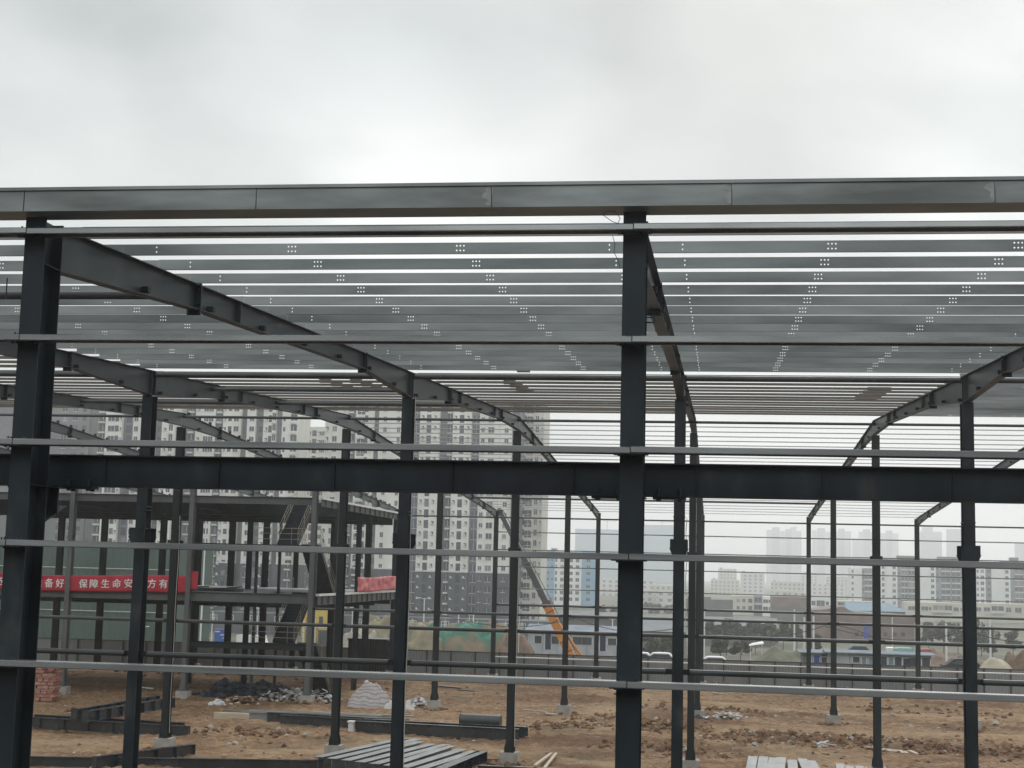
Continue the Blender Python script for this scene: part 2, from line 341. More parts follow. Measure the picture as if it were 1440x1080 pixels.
def lump(mb, c, r, flat=.6, mi=0, seed=0):
    """an uneven clod: a jittered octahedron-like ball"""
    rr = random.Random(seed); n = 6; c = Vector(c); rings = []
    b = len(mb.v)
    mb.v.append(tuple(c+Vector((0, 0, r*flat*(.8+.4*rr.random())))))
    for k, (h, q) in enumerate(((.45, .8), (-.3, 1.0))):
        for i in range(n):
            t = 2*math.pi*(i+.5*k)/n; w = r*q*(.65+.7*rr.random()); mb.v.append((c.x+w*math.cos(t), c.y+w*math.sin(t), c.z+r*flat*h*(.7+.6*rr.random())))
    for i in range(n):
        j = (i+1) % n
        mb.f.append((b, b+1+i, b+1+j)); mb.f.append((b+1+i, b+7+i, b+1+j)); mb.f.append((b+1+j, b+7+i, b+7+j)); mb.mi += [mi]*3; mb.sm += [False]*3
mb = MB(); rr = random.Random(3)
for i in range(3600):
    y = 37+56*rr.random()**1.25; x = -30+56*rr.random()
    dens = noise.noise(Vector((x*.09+4, y*.12, 8)))*.9+.35
    if rr.random() > max(.06, dens): continue
    s = .03+.13*rr.random()**3
    lump(mb, (x, y, gz(x, y)+s*.1), s, .7, 0 if rr.random() < .9 else 1, i)
for (px, py, n, sp, hh) in ((930, 1025, 190, 1.5, .5), (880, 1013, 120, 1.8, .3), (1120, 1038, 160, 2.4, .35), (1190, 1040, 120, 2.2, .3), (1060, 1035, 80, 1.6, .25), (1330, 1050, 160, 2.6, .35), (1420, 1060, 140, 1.8, .4), (790, 1022, 120, 1.6, .35), (350, 1030, 90, 1.8, .25), (640, 947, 60, 2.6, .5), (1120, 958, 120, 4.5, .55), (1020, 958, 80, 4.5, .5), (1300, 1000, 70, 3.5, .2), (1000, 1000, 90, 2.4, .25), (125, 1001, 50, .7, .3), (260, 945, 90, 4, .5), (950, 1055, 110, 1.5, .3)):
    p = ground_at(px, py)
    for i in range(n):
        x = p.x+rr.gauss(0, sp); y = p.y+rr.gauss(0, sp*.55); y = min(y, 93.5)
        u = math.exp(-((x-p.x)**2/(2*sp*sp)+(y-p.y)**2/(.6*sp*sp))); s = .05+.17*rr.random()**2
        lump(mb, (x, y, gz(x, y)+hh*u*rr.random()), s, .8, 0 if rr.random() < .93 else 1, 9000+i)
for i in range(420):
    y = 38+54*rr.random()**1.2; x = -28+54*rr.random(); a = rr.uniform(0, 3.14); L_ = .08+.5*rr.random()**3; w_ = .04+.1*rr.random(); z = gz(x, y)+.03
    mb.bar((x-L_*math.cos(a)/2, y-L_*math.sin(a)/2, z+.02*rr.random()), (x+L_*math.cos(a)/2, y+L_*math.sin(a)/2, z+.05*rr.random()), w_, .025, 1 if rr.random() < .6 else 2)
for row in (2, 3, 4):
    for j in range(-3, 4):
        for i in range(26):
            t_ = rr.uniform(0, 6.28); d_ = .42+.5*rr.random()**1.6; x, y = 7.5*j+d_*math.cos(t_), row*22.6907+d_*math.sin(t_); y = min(y, 93.4)
            lump(mb, (x, y, gz(x, y)+.03), .06+.13*rr.random(), .7, 0, 70000+i+row*40+j*300)
o = mb.build('clay_clods', [M['soil_lump'], M['stone'], M['rust']]); tag(o, 'brown clay clods and pale stones strewn over the churned site', 'clods', kind='stuff')

# ------------------------------------------------------------------ main steel frame
ZE, SL = 11.76, .0504
def roof(y): return ZE+SL*(y if y <= 2*D else 4*D-y)
ROWT = {0: 'in the front wall', 1: 'in the second row', 2: 'in the third row', 3: 'in the fourth row', 4: 'in the far wall'}
FR = {-4: 'fourth line left of left front column', -3: 'third line left of left front column', -2: 'second line left of left front column', -1: 'first line left of left front column',
      0: 'line of the left front column', 1: 'line of the middle front column', 2: 'first line right of middle front column', 3: 'second line right of middle front column'}
BAY = {-4: 'fourth bay left of left front column', -3: 'third bay left of left front column', -2: 'second bay left of left front column', -1: 'bay left of the left front column',
       0: 'bay between the two front columns', 1: 'bay right of the middle front column', 2: 'second bay right of middle front column', 3: 'third bay right of middle front column'}
def isec(mb, w, y0, y1, z0, z1, tf=.016, tw=.01):
    mb.box(-w/2, w/2, y0, y0+tf, z0, z1); mb.box(-w/2, w/2, y1-tf, y1, z0, z1); mb.box(-tw/2, tw/2, y0+tf, y1-tf, z0, z1)
def column_meshes(row):
    w, d = (.27, .5) if row == 0 else (.29, .42)
    y0, y1 = (-.25, .25) if row == 0 else (-d/2, d/2)
    top = 11.79 if row == 0 else roof(row*D)-(.72 if row == 1 else .64)
    if row == 4: y0, y1, top = -.3, .12, roof(4*D)-.02
    z0 = -.7 if row == 0 else 0
    q = MB(); isec(q, w, y0, y1, z0, top)
    for z in (([11.2, 8.44] if row == 0 else [8.42, 8.0])):
        if row < 3:
            for s in (-1, 1): q.box(s*.005 if s > 0 else -w/2+.004, w/2-.004 if s > 0 else -.005, y0+.017, y1-.017, z-.006, z+.006)
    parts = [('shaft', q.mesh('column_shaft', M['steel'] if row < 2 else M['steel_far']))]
    if row in (1, 2, 3):
        q = MB(); q.box(-w/2-.012, w/2+.012, y0-.012, y1+.012, 9.02, 9.05); q.box(-w/2-.02, w/2+.02, y0-.02, y1+.02, 8.93, 8.95); parts.append(('splice_plate', q.mesh('column_splice', M['steel'])))
    b = MB(); b.box(-.21, .21, y0-.08, y1+.08, -.03, -.001)
    for sx in (-1, 1):
        for sy in (-1, 1): b.tube((sx*.16, (y0-.04) if sy < 0 else (y1+.04), -.001), (sx*.16, (y0-.04) if sy < 0 else (y1+.04), .07), .016, 6)
    parts.append(('base_plate', b.mesh('column_base_plate', M['steel_far'])))
    for yy, s in ((y0, -1), (y1, 1)):
        g = MB(); g.extrude([(-.2, 0), (.2, 0), (.2, .16), (.155, .36), (-.155, .36), (-.2, .16)], 'y', yy+s*.001, yy+s*.012)
        parts.append(('base_gusset', g.mesh('column_base_gusset', M['steel_far'])))
    if row == 0:
        k = MB(); k.extrude([(.252, 7.98), (.252, 8.44), (.88, 8.44), (.88, 8.22)], 'x', -.006, .006)
        k.box(-.13, .13, .252, .9, 8.441, 8.457)
        k.bar((0, .252, 7.98), (0, .89, 8.215), .22, .014); k.box(-.12, .12, .6, .612, 8.1, 8.44)
        parts.append(('crane_bracket', k.mesh('crane_bracket', M['steel'])))
    elif row in (1, 2):
        for s in (-1, 1):
            k = MB(); hw, hh = (.23, .22) if row == 1 else (.21, .1)
            ya = y0 if s < 0 else y1
            k.extrude([(ya+s*.002, 7.98), (ya+s*.002, 8.42), (ya+s*.2, 8.42), (ya+s*.2, 8.1)], 'x', -.006, .006)
            k.box(-hw, hw, min(ya+s*.002, ya+s*.225), max(ya+s*.002, ya+s*.225), 8.421, 8.437)
            yb = ya+s*.21 if s > 0 else ya-.222
            if row == 1: k.extrude([(-hw, 8.2), (hw, 8.2), (hw, 8.42), (-hw, 8.42)], 'y', yb, yb+.012); k.extrude([(-.155, 7.98), (.155, 7.98), (.25, 8.2), (-.25, 8.2)], 'y', yb, yb+.012)
            else: k.extrude([(-hw, 8.3), (hw, 8.3), (hw, 8.42), (-hw, 8.42)], 'y', yb, yb+.012)
            parts.append(('crane_bracket', k.mesh('crane_bracket', M['steel'])))
    return parts
colrows = {0: (0, 1), 1: (-1, 0, 1, 2), 2: (-3, -2, -1, 0, 1, 2), 3: (-4, -3, -2, -1, 0, 1, 2, 3), 4: (-4, -3, -2, -1, 0, 1, 2, 3)}
pier = MB(); pier.box(-.36, .36, -.36, .36, -1.0, -.075); pier.box(-.35, .35, -.35, .35, -.075, -.031)
pier_me = pier.mesh('pier', M['concrete'])
for row, js in colrows.items():
    pm = column_meshes(row)
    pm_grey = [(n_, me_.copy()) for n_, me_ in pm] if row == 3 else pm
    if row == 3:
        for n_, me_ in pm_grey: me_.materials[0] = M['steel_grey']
    for j in js:
        t = thing('steel_column', 'dark steel column %s, %s' % (ROWT[row], FR[j]), 'column', (W*j, row*D, 0), 'steel columns of the hall')
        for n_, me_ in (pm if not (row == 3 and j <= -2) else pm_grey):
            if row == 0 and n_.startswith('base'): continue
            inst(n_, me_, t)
        if row >= 1:
            o = inst('concrete_pier', pier_me, None, (W*j+.0, row*D, 0)); tag(o, 'concrete pier under the column %s, %s' % (ROWT[row], FR[j]), 'pier', 'concrete piers under the columns')

def lerp(tab, y):
    for (a, b), (c, d) in zip(tab, tab[1:]):
        if a <= y <= c: return b+(d-b)*(y-a)/(c-a)
    return tab[-1][1]
FRONT = [(.252, .56), (5.5, .40), (17.2, .37), (22.69, .70), (28.8, .40), (40.2, .37), (45.36, .56)]
BACK = [(45.40, .56), (50.5, .37), (62, .36), (68.07, .62), (74, .36), (85.5, .36), (90.44, .5)]
BACKL = BACK[:-1]+[(90.44, .36)]
def rafter(name, tab, splices, stiff, lugs, cleats=()):
    t = thing(name, 'x', 'rafter', (0, tab[0][0], ZE))
    q = MB(); ys = sorted(set([a for a, b in tab]+[2*D] if tab[0][0] < 2*D < tab[-1][0] else [a for a, b in tab]))
    for a, b in zip(ys, ys[1:]):
        za, zb = roof(a), roof(b); da, db = lerp(tab, a), lerp(tab, b)
        q.hexa([(-.005, a, za-da), (.005, a, za-da), (.005, b, zb-db), (-.005, b, zb-db), (-.005, a, za-.012), (.005, a, za-.012), (.005, b, zb-.012), (-.005, b, zb-.012)])
        q.hexa([(-.1, a, za-.012), (.1, a, za-.012), (.1, b, zb-.012), (-.1, b, zb-.012), (-.1, a, za), (.1, a, za), (.1, b, zb), (-.1, b, zb)])
        q.hexa([(-.1, a, za-da-.012), (.1, a, za-da-.012), (.1, b, zb-db-.012), (-.1, b, zb-db-.012), (-.1, a, za-da), (.1, a, za-da), (.1, b, zb-db), (-.1, b, zb-db)])
    for y in stiff:
        d = lerp(tab, y)
        for s in (-1, 1): q.box(min(s*.006, s*.095), max(s*.006, s*.095), y-.006, y+.006, roof(y)-d+.002, roof(y)-.013)
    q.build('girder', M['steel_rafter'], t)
    for y in splices:
        d = lerp(tab, y); p = MB(); p.box(-.115, .115, y-.022, y-.002, roof(y)-d-.1, roof(y)+.02); p.box(-.115, .115, y+.002, y+.022, roof(y)-d-.1, roof(y)+.02)
        for zz in (-.06, .08, d-.07):
            for s in (-1, 1): p.tube((s*.075, y-.06, roof(y)-d+zz), (s*.075, y+.06, roof(y)-d+zz), .018, 6)
        p.build('splice_plate', M['steel'], t)
    for y in lugs:
        d = lerp(tab, y); p = MB()
        for s in (-1, 1): p.box(min(s*.02, s*.13), max(s*.02, s*.13), y-.06, y+.06, roof(y)-d+.03, roof(y)-d+.11)
        p.build('brace_lug', M['steel'], t)
    for y in cleats:
        p = MB(); p.box(-.07, .07, y-.006, y+.006, roof(y)+.002, roof(y)+.15); p.box(-.06, .06, y-.05, y-.007, roof(y)+.002, roof(y)+.012); p.build('purlin_cleat', M['steel'], t)
    return t
lugsF = [3.24+2.87*i for i in range(15)]; lugsB = [47.5+2.87*i for i in range(15)]
rf = rafter('roof_rafter', FRONT, (5.5, 17.2, 28.8, 40.2), (7.6, 22.55, 22.83, 30.7, 38.4), lugsF)
rb = rafter('roof_rafter', BACK, (50.5, 62, 74, 84.5), (55, 68.07, 79.5), lugsB)
rl = rafter('roof_rafter', BACKL, (50.5, 62, 74, 84.5), (55, 68.07, 79.5), lugsB, [46.2+1.45*i for i in range(30)])
GR = 'tapered roof rafters'
for j in (-2, -1, 0, 1, 2):
    lab = 'dark tapered rafter rising to the ridge, %s' % FR[j]
    if j == -2: rf.location.x = W*j; rf['label'] = lab; rf['group'] = GR
    else: dup(rf, (W*j, rf.location.y, rf.location.z), lab, GR)
for j in (-1, 0, 1, 2, 3):
    lab = 'rafter falling to the far wall under purlins, %s' % FR[j]
    if j == -1: rb.location.x = W*j; rb['label'] = lab; rb['group'] = GR
    else: dup(rb, (W*j, rb.location.y, rb.location.z), lab, GR)
for j in (-2, -3, -4):
    lab = 'bare rafter with empty purlin cleats, %s' % FR[j]
    if j == -2: rl.location.x = W*j; rl['label'] = lab; rl['group'] = GR
    else: dup(rl, (W*j, rl.location.y, rl.location.z), lab, GR)

# ------------------------------------------------------------------ purlins
def hole_cell(mb, x, z, h, r=.0116):
    """square cell of the web, side 2h, with a round hole"""
    b = len(mb.v); n = 8; sq = [(h, 0), (h, h), (0, h), (-h, h), (-h, 0), (-h, -h), (0, -h), (h, -h)]
    for k in range(n):
        t = 2*math.pi*k/n; mb.v.append((x+r*math.cos(t), 0, z+r*math.sin(t))); mb.v.append((x+sq[k][0], 0, z+sq[k][1]))
    for k in range(n):
        i, j = b+2*k, b+2*((k+1) % n); mb.f.append((i, j, j+1, i+1)); mb.mi.append(0); mb.sm.append(False)
def punched_purlin():
    mb = MB(); L0, L1, H, h = .0006, W-.0006, .15, .02
    xs = []
    for c in (2.5, 4.92): xs += [c-.05, c, c+.05]
    xs += [.5, 7.0]; xs.sort(); cur = L0
    def sheet(a, b, z0, z1): mb.poly([(a, 0, z0), (b, 0, z0), (b, 0, z1), (a, 0, z1)])
    for x in xs:
        sheet(cur, x-h, 0, H)
        for z0, z1 in ((0, .022), (.062, .088), (.128, H)): sheet(x-h, x+h, z0, z1)
        for z in (.042, .108): hole_cell(mb, x, z, h)
        cur = x+h
    sheet(cur, L1, 0, H)
    mb.box(L0, L1, .0, .06, -.003, 0); mb.box(L0, L1, 0, .06, H, H+.003); mb.box(L0, L1, .058, .06, 0.0005, .018); mb.box(L0, L1, .058, .06, H-.018, H-.0005)
    return mb.mesh('punched_purlin', M['galv'])
PP = punched_purlin()
def channel(w, h, m_, t=.003):
    mb = MB(); a, b = .005, W-.005
    mb.box(a, b, 0, w, 0, t); mb.box(a, b, 0, t, t+.0004, h); mb.box(a, b, w-t, w, t+.0004, h); return mb.mesh('flat_purlin', m_)
FP = channel(.20, .066, M['galv_flat']); TP = channel(.10, .032, M['galv_thin'])
ang = math.atan(SL)
ys = [1.1]+[2.51+1.378*i for i in range(15)]
def put(me_, j, y, lab, grp, sgn=1):
    if not seen((W*j, y, roof(y)), (W*(j+1), y, roof(y)), 30): return
    o = inst('roof_purlin', me_, None, (W*j, y, roof(y)+.004), ((ang+random.uniform(-.014, .014))*sgn if sgn > 0 else -ang, 0, 0)); o.location.z += random.uniform(-.006, .006) if sgn > 0 else 0; tag(o, lab, 'purlin', grp)
for j in (-3, -2, -1, 0, 1, 2):
    for i, y in enumerate(ys):
        if j <= -2:
            if y > 12: put(FP, j, y, 'flat galvanised purlin, %s row from the gutter, %s' % (ORD[i], BAY[j]), 'purlins lying flat on the rafters')
        else: put(PP, j, y, 'punched galvanised purlin, %s row from the gutter, %s' % (ORD[i], BAY[j]), 'upright punched purlins of the near slope')
    for i in range(15):
        y = 23.7+1.41*i+random.uniform(-.025, .025)
        if y > 43.3: continue
        if j == 2: put(PP, j, y, 'upright purlin, %s row past the second columns, %s' % (ORD[i], BAY[j]), 'upright punched purlins of the near slope')
        else: put(FP, j, y, 'flat purlin, %s row past the second columns, %s' % (ORD[i], BAY[j]), 'purlins lying flat on the rafters')
    if j >= -1:
        yy = [46.4+1.5*i for i in range(14)]; 
        while yy[-1] < 88: yy.append(yy[-1]+2.0)
        for i, y in enumerate(yy): put(TP, j, y, 'slender pale purlin, %s row down from the ridge, %s' % (ORD[i], BAY[j]), 'thin purlins of the far slope', -1)
# a few loose splice sleeves lying on the flat purlins (dark blocks across the stripes)
for (px, py, Y, n) in ((745, 523, 24.5, 1), (1222, 545, 31, 4), (1238, 545, 31, 4), (735, 543, 30, 3), (725, 541, 29, 3), (515, 541, 29, 3), (473, 541, 29, 3)):
    p = at(px, py, Y)
    for k in range(n):
        y = Y-1.4+1.41*k; q = MB(); q.box(p.x-.18, p.x+.18, y-.05, y+.1, roof(y)+.066, roof(y)+.2)
        o = q.build('purlin_sleeve', M['galv_flat']); tag(o, 'short purlin sleeve left lying on the flat purlins', 'sleeve', 'loose sleeves on the flat purlins')

# ------------------------------------------------------------------ gutter, girts, tubes, crane beams
seams = [-2.85, -.05, 2.93, 5.82, 8.64, 11.59, 14.45]
for k, (a, b) in enumerate(zip(seams, seams[1:])):
    if b < -1.2 or a > 13: continue
    t = thing('eaves_gutter', 'galvanised box gutter length along the eave, %s from the left' % ORD[k], 'gutter', ((a+b)/2, -.2, 11.76), 'gutter lengths along the front eave')
    a += .0006; b -= .0006; q = MB(); z0 = 11.80; zt = z0+.27
    q.box(a, b, -.5, -.497, z0, zt); q.box(a, b, -.497, -.03, z0, z0+.003); q.box(a, b, -.03, -.027, z0, zt+.02)
    q.build('trough', M['gutter'], t)
    q = MB(); q.box(a, b, -.525, -.501, zt-.012, zt+.028); q.build('lip', M['gutter'], t)
    q = MB(); q.box(b-.009, b-.001, -.5055, -.5005, z0+.002, zt-.013); q.build('joint_strip', M['steel'], t)
    q = MB(); rr = random.Random(k); pts = []
    for i in range(11): pts.append((b-.045-.10*rr.random()*math.sin(math.pi*(i+.5)/11), z0+.02+.24*i/10))
    pts = [(b-.011, z0+.25), (b-.011, z0+.02)]+pts if k in (2, 3, 4, 5) else []
    if pts:
        q.extrude(pts, 'y', -.5035, -.5005); q.build('seam_sealant', M['seam'], t)
girtz = [11.52, 10.19, 8.905, 7.68, 6.245]
def girt_mesh():
    q = MB(); a, b = .006, W-.006; q.box(a, b, -.25, -.247, .006, .064); q.hexa([(a, -.25, .0641), (b, -.25, .0641), (b, -.247, .0641), (a, -.247, .0641), (a, -.240, .073), (b, -.240, .073), (b, -.239, .0715), (a, -.239, .0715)]); q.hexa([(a, -.242, 0), (b, -.242, 0), (b, -.240, .002), (a, -.240, .002), (a, -.25, .0059), (b, -.25, .0059), (b, -.247, .0059), (a, -.247, .0059)]); q.box(a, b, -.2389, -.001, .070, .073); q.box(a, b, -.2399, -.225, 0, .002); q.box(a, b, -.004, -.001, 0, .0695); q.box(a, b, -.026, -.0045, 0, .003)
    return q.mesh('girt_channel', M['girt'])
GM = girt_mesh()
cl = MB(); cl.box(-.2, .2, -.245, -.03, -.011, -.001)
for s in (-.14, -.08, .08, .14):
    cl.tube((s, -.13, -.03), (s, -.13, -.011), .014, 6); 
CLM = cl.mesh('girt_cleat', M['steel'])
bl = MB()
for s in (-.10, .10):
    for y in (-.16, -.08): bl.tube((s, y, .0735), (s, y, .105), .012, 6)
BLM = bl.mesh('girt_bolts', M['steel'])
gname = ['topmost', 'second from the top', 'third from the top', 'fourth from the top', 'lowest visible']
for i, z in enumerate(girtz):
    for j in (-1, 0, 1):
        t = thing('steel_girt', 'galvanised front wall girt, %s, %s' % (gname[i], BAY[j]), 'girt', (W*j, -.252, z), 'girts across the front wall'); t.rotation_euler = (random.uniform(-.02, .02), random.uniform(-.0006, .0006), 0)
        inst('channel', GM, t); inst('cleat', CLM, t, (W, 0, 0)); inst('bolt', BLM, t, (W-.0, 0, 0))
        if j == -1: pass
fz = [10.19, 8.905, 7.68, 6.1, 4.98]
for j in (-1, 0, 1, 2, 3):
    q = MB(); q.tube((W*j+.003, 4*D+.4, 1.17), (W*(j+1)-.003, 4*D+.4, 1.17), .05, 8); tag(q.build('white_pipe', M['white_metal']), 'thin white pipe rail before the hoarding, %s' % BAY[j], 'pipe', 'white pipe rail along the far wall')
for i, z in enumerate(fz):
    for j in (-1, 0, 1, 2, 3):
        o = inst('steel_girt', GM, None, (W*j, 4*D+.12+.26, z)); tag(o, 'thin far wall girt, %s level down, %s' % (ORD[i], BAY[j]), 'girt', 'girts across the far wall')
def tie(j, Y, z, r, lab, grp, inset=.32):
    if not seen((W*j, Y, z), (W*(j+1), Y, z), 20): return
    t = thing('tie_tube', lab, 'tie tube', (W*j+W/2, Y, z), grp); q = MB()
    q.tube((W*j+inset, Y, z), (W*(j+1)-inset, Y, z), r, 14); q.build('tube', M['tube'], t)
    for x, s in ((W*j+inset, -1), (W*(j+1)-inset, 1)):
        p = MB(); p.tube((x+s*.001, Y, z), (x+s*.012, Y, z), r*1.25, 10); p.box(min(x+s*.013, x+s*(inset-.006)), max(x+s*.013, x+s*(inset-.006)), Y-.005, Y+.005, z-r*.9, z+r*.9); p.build('end_plate', M['steel'], t)
for row in (1, 2, 3, 4):
    for j in range(-4, 4):
        if row == 4 and j < -1: continue
        if row == 3 and j < -2: continue
        tie(j, row*D, 4.95, .078, 'mid-height tie tube %s, %s' % (ROWT[row], BAY[j]), 'tie tubes at mid height')
for row, z, r in ((1, 12.79, .075), (2, 13.88, .06), (4, 11.28, .06)):
    for j in range(-4, 4):
        if row == 4 and j < -2: continue
        tie(j, row*D, z, r, 'column head tie tube %s, %s' % (ROWT[row], BAY[j]), 'tie tubes at the column heads', .16)
for k, (j, Y) in enumerate(((-1, 5.6), (-1, 12.64), (-1, 27.8), (-1, 34.8), (-2, 34.8), (-1, 79.5), (0, 79.5), (1, 79.5))):
    tie(j, Y, roof(Y)-.16, .065, 'tie tube under the purlins, %s of its kind, %s' % (ORD[k], BAY[j]), 'tie tubes between the rafters', .02)
for j in (-1, 0, 1):
    t = thing('crane_beam', 'deep dark crane runway beam, %s' % BAY[j], 'crane beam', (W*j+W/2, .6, 8.46), 'crane runway beams'); q = MB()
    a, b = W*j+.0008, W*(j+1)-.0008
    q.box(a, b, .48, .72, 8.459, 8.473); q.box(a, b, .48, .72, 8.846, 8.862); q.box(a, b, .595, .605, 8.4732, 8.8458); q.build('section', M['steel'], t)
    for k in range(5):
        x = a+(b-a)*(k+.5)/5; q = MB()
        for y0, y1 in ((.5, .5945), (.6055, .7)): q.box(x-.005, x+.005, max(y0, .56), min(y1, .64), 8.48, 8.84)
        q.build('stiffener', M['steel'], t)
    for x in (a+.42, b-.32):
        q = MB(); q.box(x-.2, x+.2, .5, .7, 8.43, 8.4585)
        for s in (-.13, .13): q.tube((x+s, .53, 8.405), (x+s, .53, 8.55), .03, 8); q.tube((x+s, .67, 8.405), (x+s, .67, 8.43), .03, 8)
        q.build('bolt_pad', M['steel'], t)
# small things hanging on the steel
def wire(name, pts, r, m_, lab, cat):
    q = MB(); q.path(pts, r, 6); return tag(q.build(name, m_), lab, cat)
wire('wire_loop', [(7.38, -.3, 11.615), (7.24, -.3, 11.66), (7.12, -.3, 11.745), (7.18, -.3, 11.79), (7.27, -.3, 11.78), (7.33, -.3, 11.70), (7.3, -.3, 11.63), (7.24, -.3, 11.615)][::1], .004, M['cable'], 'thin curled wire left on the top girt beside the middle column', 'wire')
wire('wire_tail', [(7.24, -.27, 11.5), (7.27, -.27, 11.40), (7.26, -.27, 11.3), (7.31, -.27, 11.2), (7.34, -.27, 11.1)], .004, M['cable'], 'thin wire dangling below the top girt at the middle column', 'wire')
for i, z in enumerate((10.58, 10.52)):
    wire('rod_hook', [(7.61, .1, z), (7.70+.03*i, .1, z), (7.70+.03*i, .1, z+.12)], .008, M['steel'], ('upper' if i == 0 else 'lower')+' bent rod hook beside the middle front column', 'hook')
wire('upright_rod', [(-.36, -.2, 11.02), (-.36, -.2, 10.75)], .008, M['steel'], 'short upright rod clipped left of the left front column', 'rod')
for k, (j, row, dx, z0, z1) in enumerate(((0, 1, .23, .3, 12.2), (0, 2, .22, .2, 8), (-2, 2, .24, .2, 9.5), (2, 1, -.2, .3, 9), (1, 1, .2, 6, 9))):
    pts = [(W*j+dx+.015*math.sin(i*1.7+k), row*D-.22, z0+(z1-z0)*i/9) for i in range(10)]
    wire('rope', pts, .012, M['rope'] if k != 3 else M['cable'], 'thin rope beside the column %s, %s' % (ROWT[row], FR[j]), 'rope')

# ------------------------------------------------------------------ inner steel storeys with staircase (left)
mz = thing('steel_mezzanine', 'three storey dark steel inner frame with floor decks behind the red banner', 'mezzanine', (-26, 79, -.5))
def part(q, name, m_, p=mz): return q.build(name, m_, p)
XR = -14.86
for lev, (zt, zb) in enumerate(((11.46, 11.02), (5.77, 5.22))):
    q = MB(); q.box(-44, -18.9, 68.4, 89.4, zt-.13, zt); q.box(-18.899, XR, 73.5, 89.4, zt-.13, zt); part(q, 'floor_deck', M['deck'])
    q = MB(); yb = 68.3
    q.box(-44, XR+.02, yb-.06, yb-.05, zb, zt-.03); q.box(-44, XR+.02, yb-.18, yb+.07, zt-.03, zt-.015); q.box(-44, XR+.02, yb-.18, yb+.07, zb-.015, zb); part(q, 'edge_beam', M['steel_grey'])
    q = MB(); xb = XR+.12
    q.box(xb-.005, xb+.005, 68.5, 90.3, zb-.05, zt-.1); q.box(xb-.11, xb+.11, 68.5, 90.3, zb-.066, zb-.051)
    for k in range(15): y = 69.4+1.45*k; q.box(xb+.0055, xb+.105, y-.008, y+.008, zb-.05, zt-.1)
    part(q, 'edge_beam', M['steel_grey'])
    q = MB(); q.box(xb-.115, xb+.115, 68.45, 90.4, zt-.099, zt+.03); part(q, 'edge_angle', M['white_metal'])
    for k, y in enumerate((73, 79.4, 84, 89)):
        q = MB(); q.box(-44, XR-.02, y-.005, y+.005, zt-.95, zt-.146); q.box(-44, XR-.02, y-.11, y+.11, zt-.965, zt-.951); q.box(-44, XR-.02, y-.11, y+.11, zt-.145, zt-.131); part(q, 'floor_beam', M['steel'])
    for x in (-37.5, -30, -22.5):
        q = MB(); q.box(x-.005, x+.005, 68.6, 89.3, zt-.7, zt-.146); q.box(x-.1, x+.1, 68.6, 89.3, zt-.715, zt-.701); part(q, 'floor_beam', M['steel'])
for x in (-37.5, -30, -26.3, -22.5, -15.02):
    q = MB(); isec_x = x; q.box(x-.14, x+.14, 79.2, 79.22, -.6, 11.3); q.box(x-.14, x+.14, 79.58, 79.6, -.6, 11.3); q.box(x-.006, x+.006, 79.2202, 79.5798, -.6, 11.3); part(q, 'column', M['steel'])
for x in (-40.2, -36.8, -32.2, -29.6, -26.9, -24.3, -19.2, -16.6):
    q = MB(); q.box(x-.2, x+.2, 88.7, 88.72, -.6, 11.3); q.box(x-.2, x+.2, 89.08, 89.1, -.6, 11.3); q.box(x-.006, x+.006, 88.7202, 89.0798, -.6, 11.3); part(q, 'column', M['steel'])
for zt, n_ in ((8.64, 'upper'), (2.86, 'lower')):
    q = MB(); q.box(-22.3, -15.3, 68.33, 68.34, zt-.36, zt-.02); q.box(-22.3, -15.3, 68.24, 68.44, zt-.018, zt); q.box(-22.3, -15.3, 68.24, 68.44, zt-.376, zt-.361); part(q, 'landing_beam', M['steel_far'])
# a tidy of pipes and boards on the second floor edge
st = thing('steel_staircase', 'dark steel zigzag staircase with pale handrails in the inner frame', 'staircase', (-16.5, 70, -.5))
def flight(ya, za, yb, zb, x, w=1.25):
    q = MB(); n = 16
    for e in (-w/2, w/2): q.bar((x+e, ya, za), (x+e, yb, zb), .03, .28)
    for i in range(n):
        t = (i+.5)/n; y = ya+(yb-ya)*t; z = za+(zb-za)*t; q.box(x-w/2+.02, x+w/2-.02, y-.13, y+.13, z-.02, z+.01)
        q.box(x-w/2+.02, x+w/2-.02, y+(.131 if yb > ya else -.137), y+(.137 if yb > ya else -.131), z+.0, z+.17)
    q.hexa([(x-w/2+.02, ya, za-.11), (x+w/2-.02, ya, za-.11), (x+w/2-.02, yb, zb-.11), (x-w/2+.02, yb, zb-.11), (x-w/2+.02, ya, za-.09), (x+w/2-.02, ya, za-.09), (x+w/2-.02, yb, zb-.09), (x-w/2+.02, yb, zb-.09)])
    q.build('flight', M['steel'], st)
    for e in (-w/2, w/2):
        q = MB()
        for h in (.35, .68, 1.0): q.tube((x+e, ya, za+h), (x+e, yb, zb+h), .013, 8)
        for i in range(4): t = i/3; q.tube((x+e, ya+(yb-ya)*t, za+(zb-za)*t), (x+e, ya+(yb-ya)*t, za+(zb-za)*t+1.0), .013, 6)
        q.build('handrail', M['rail'], st)
XA, XB = -17.0, -15.55
flight(69.5, 8.62, 73.3, 11.4, XA); flight(69.5, 2.84, 73.3, 5.7, XA)
flight(73.3, 5.7, 69.5, 8.62, XB, 1.15); flight(73.3, -.45, 69.5, 2.84, XB, 1.15)
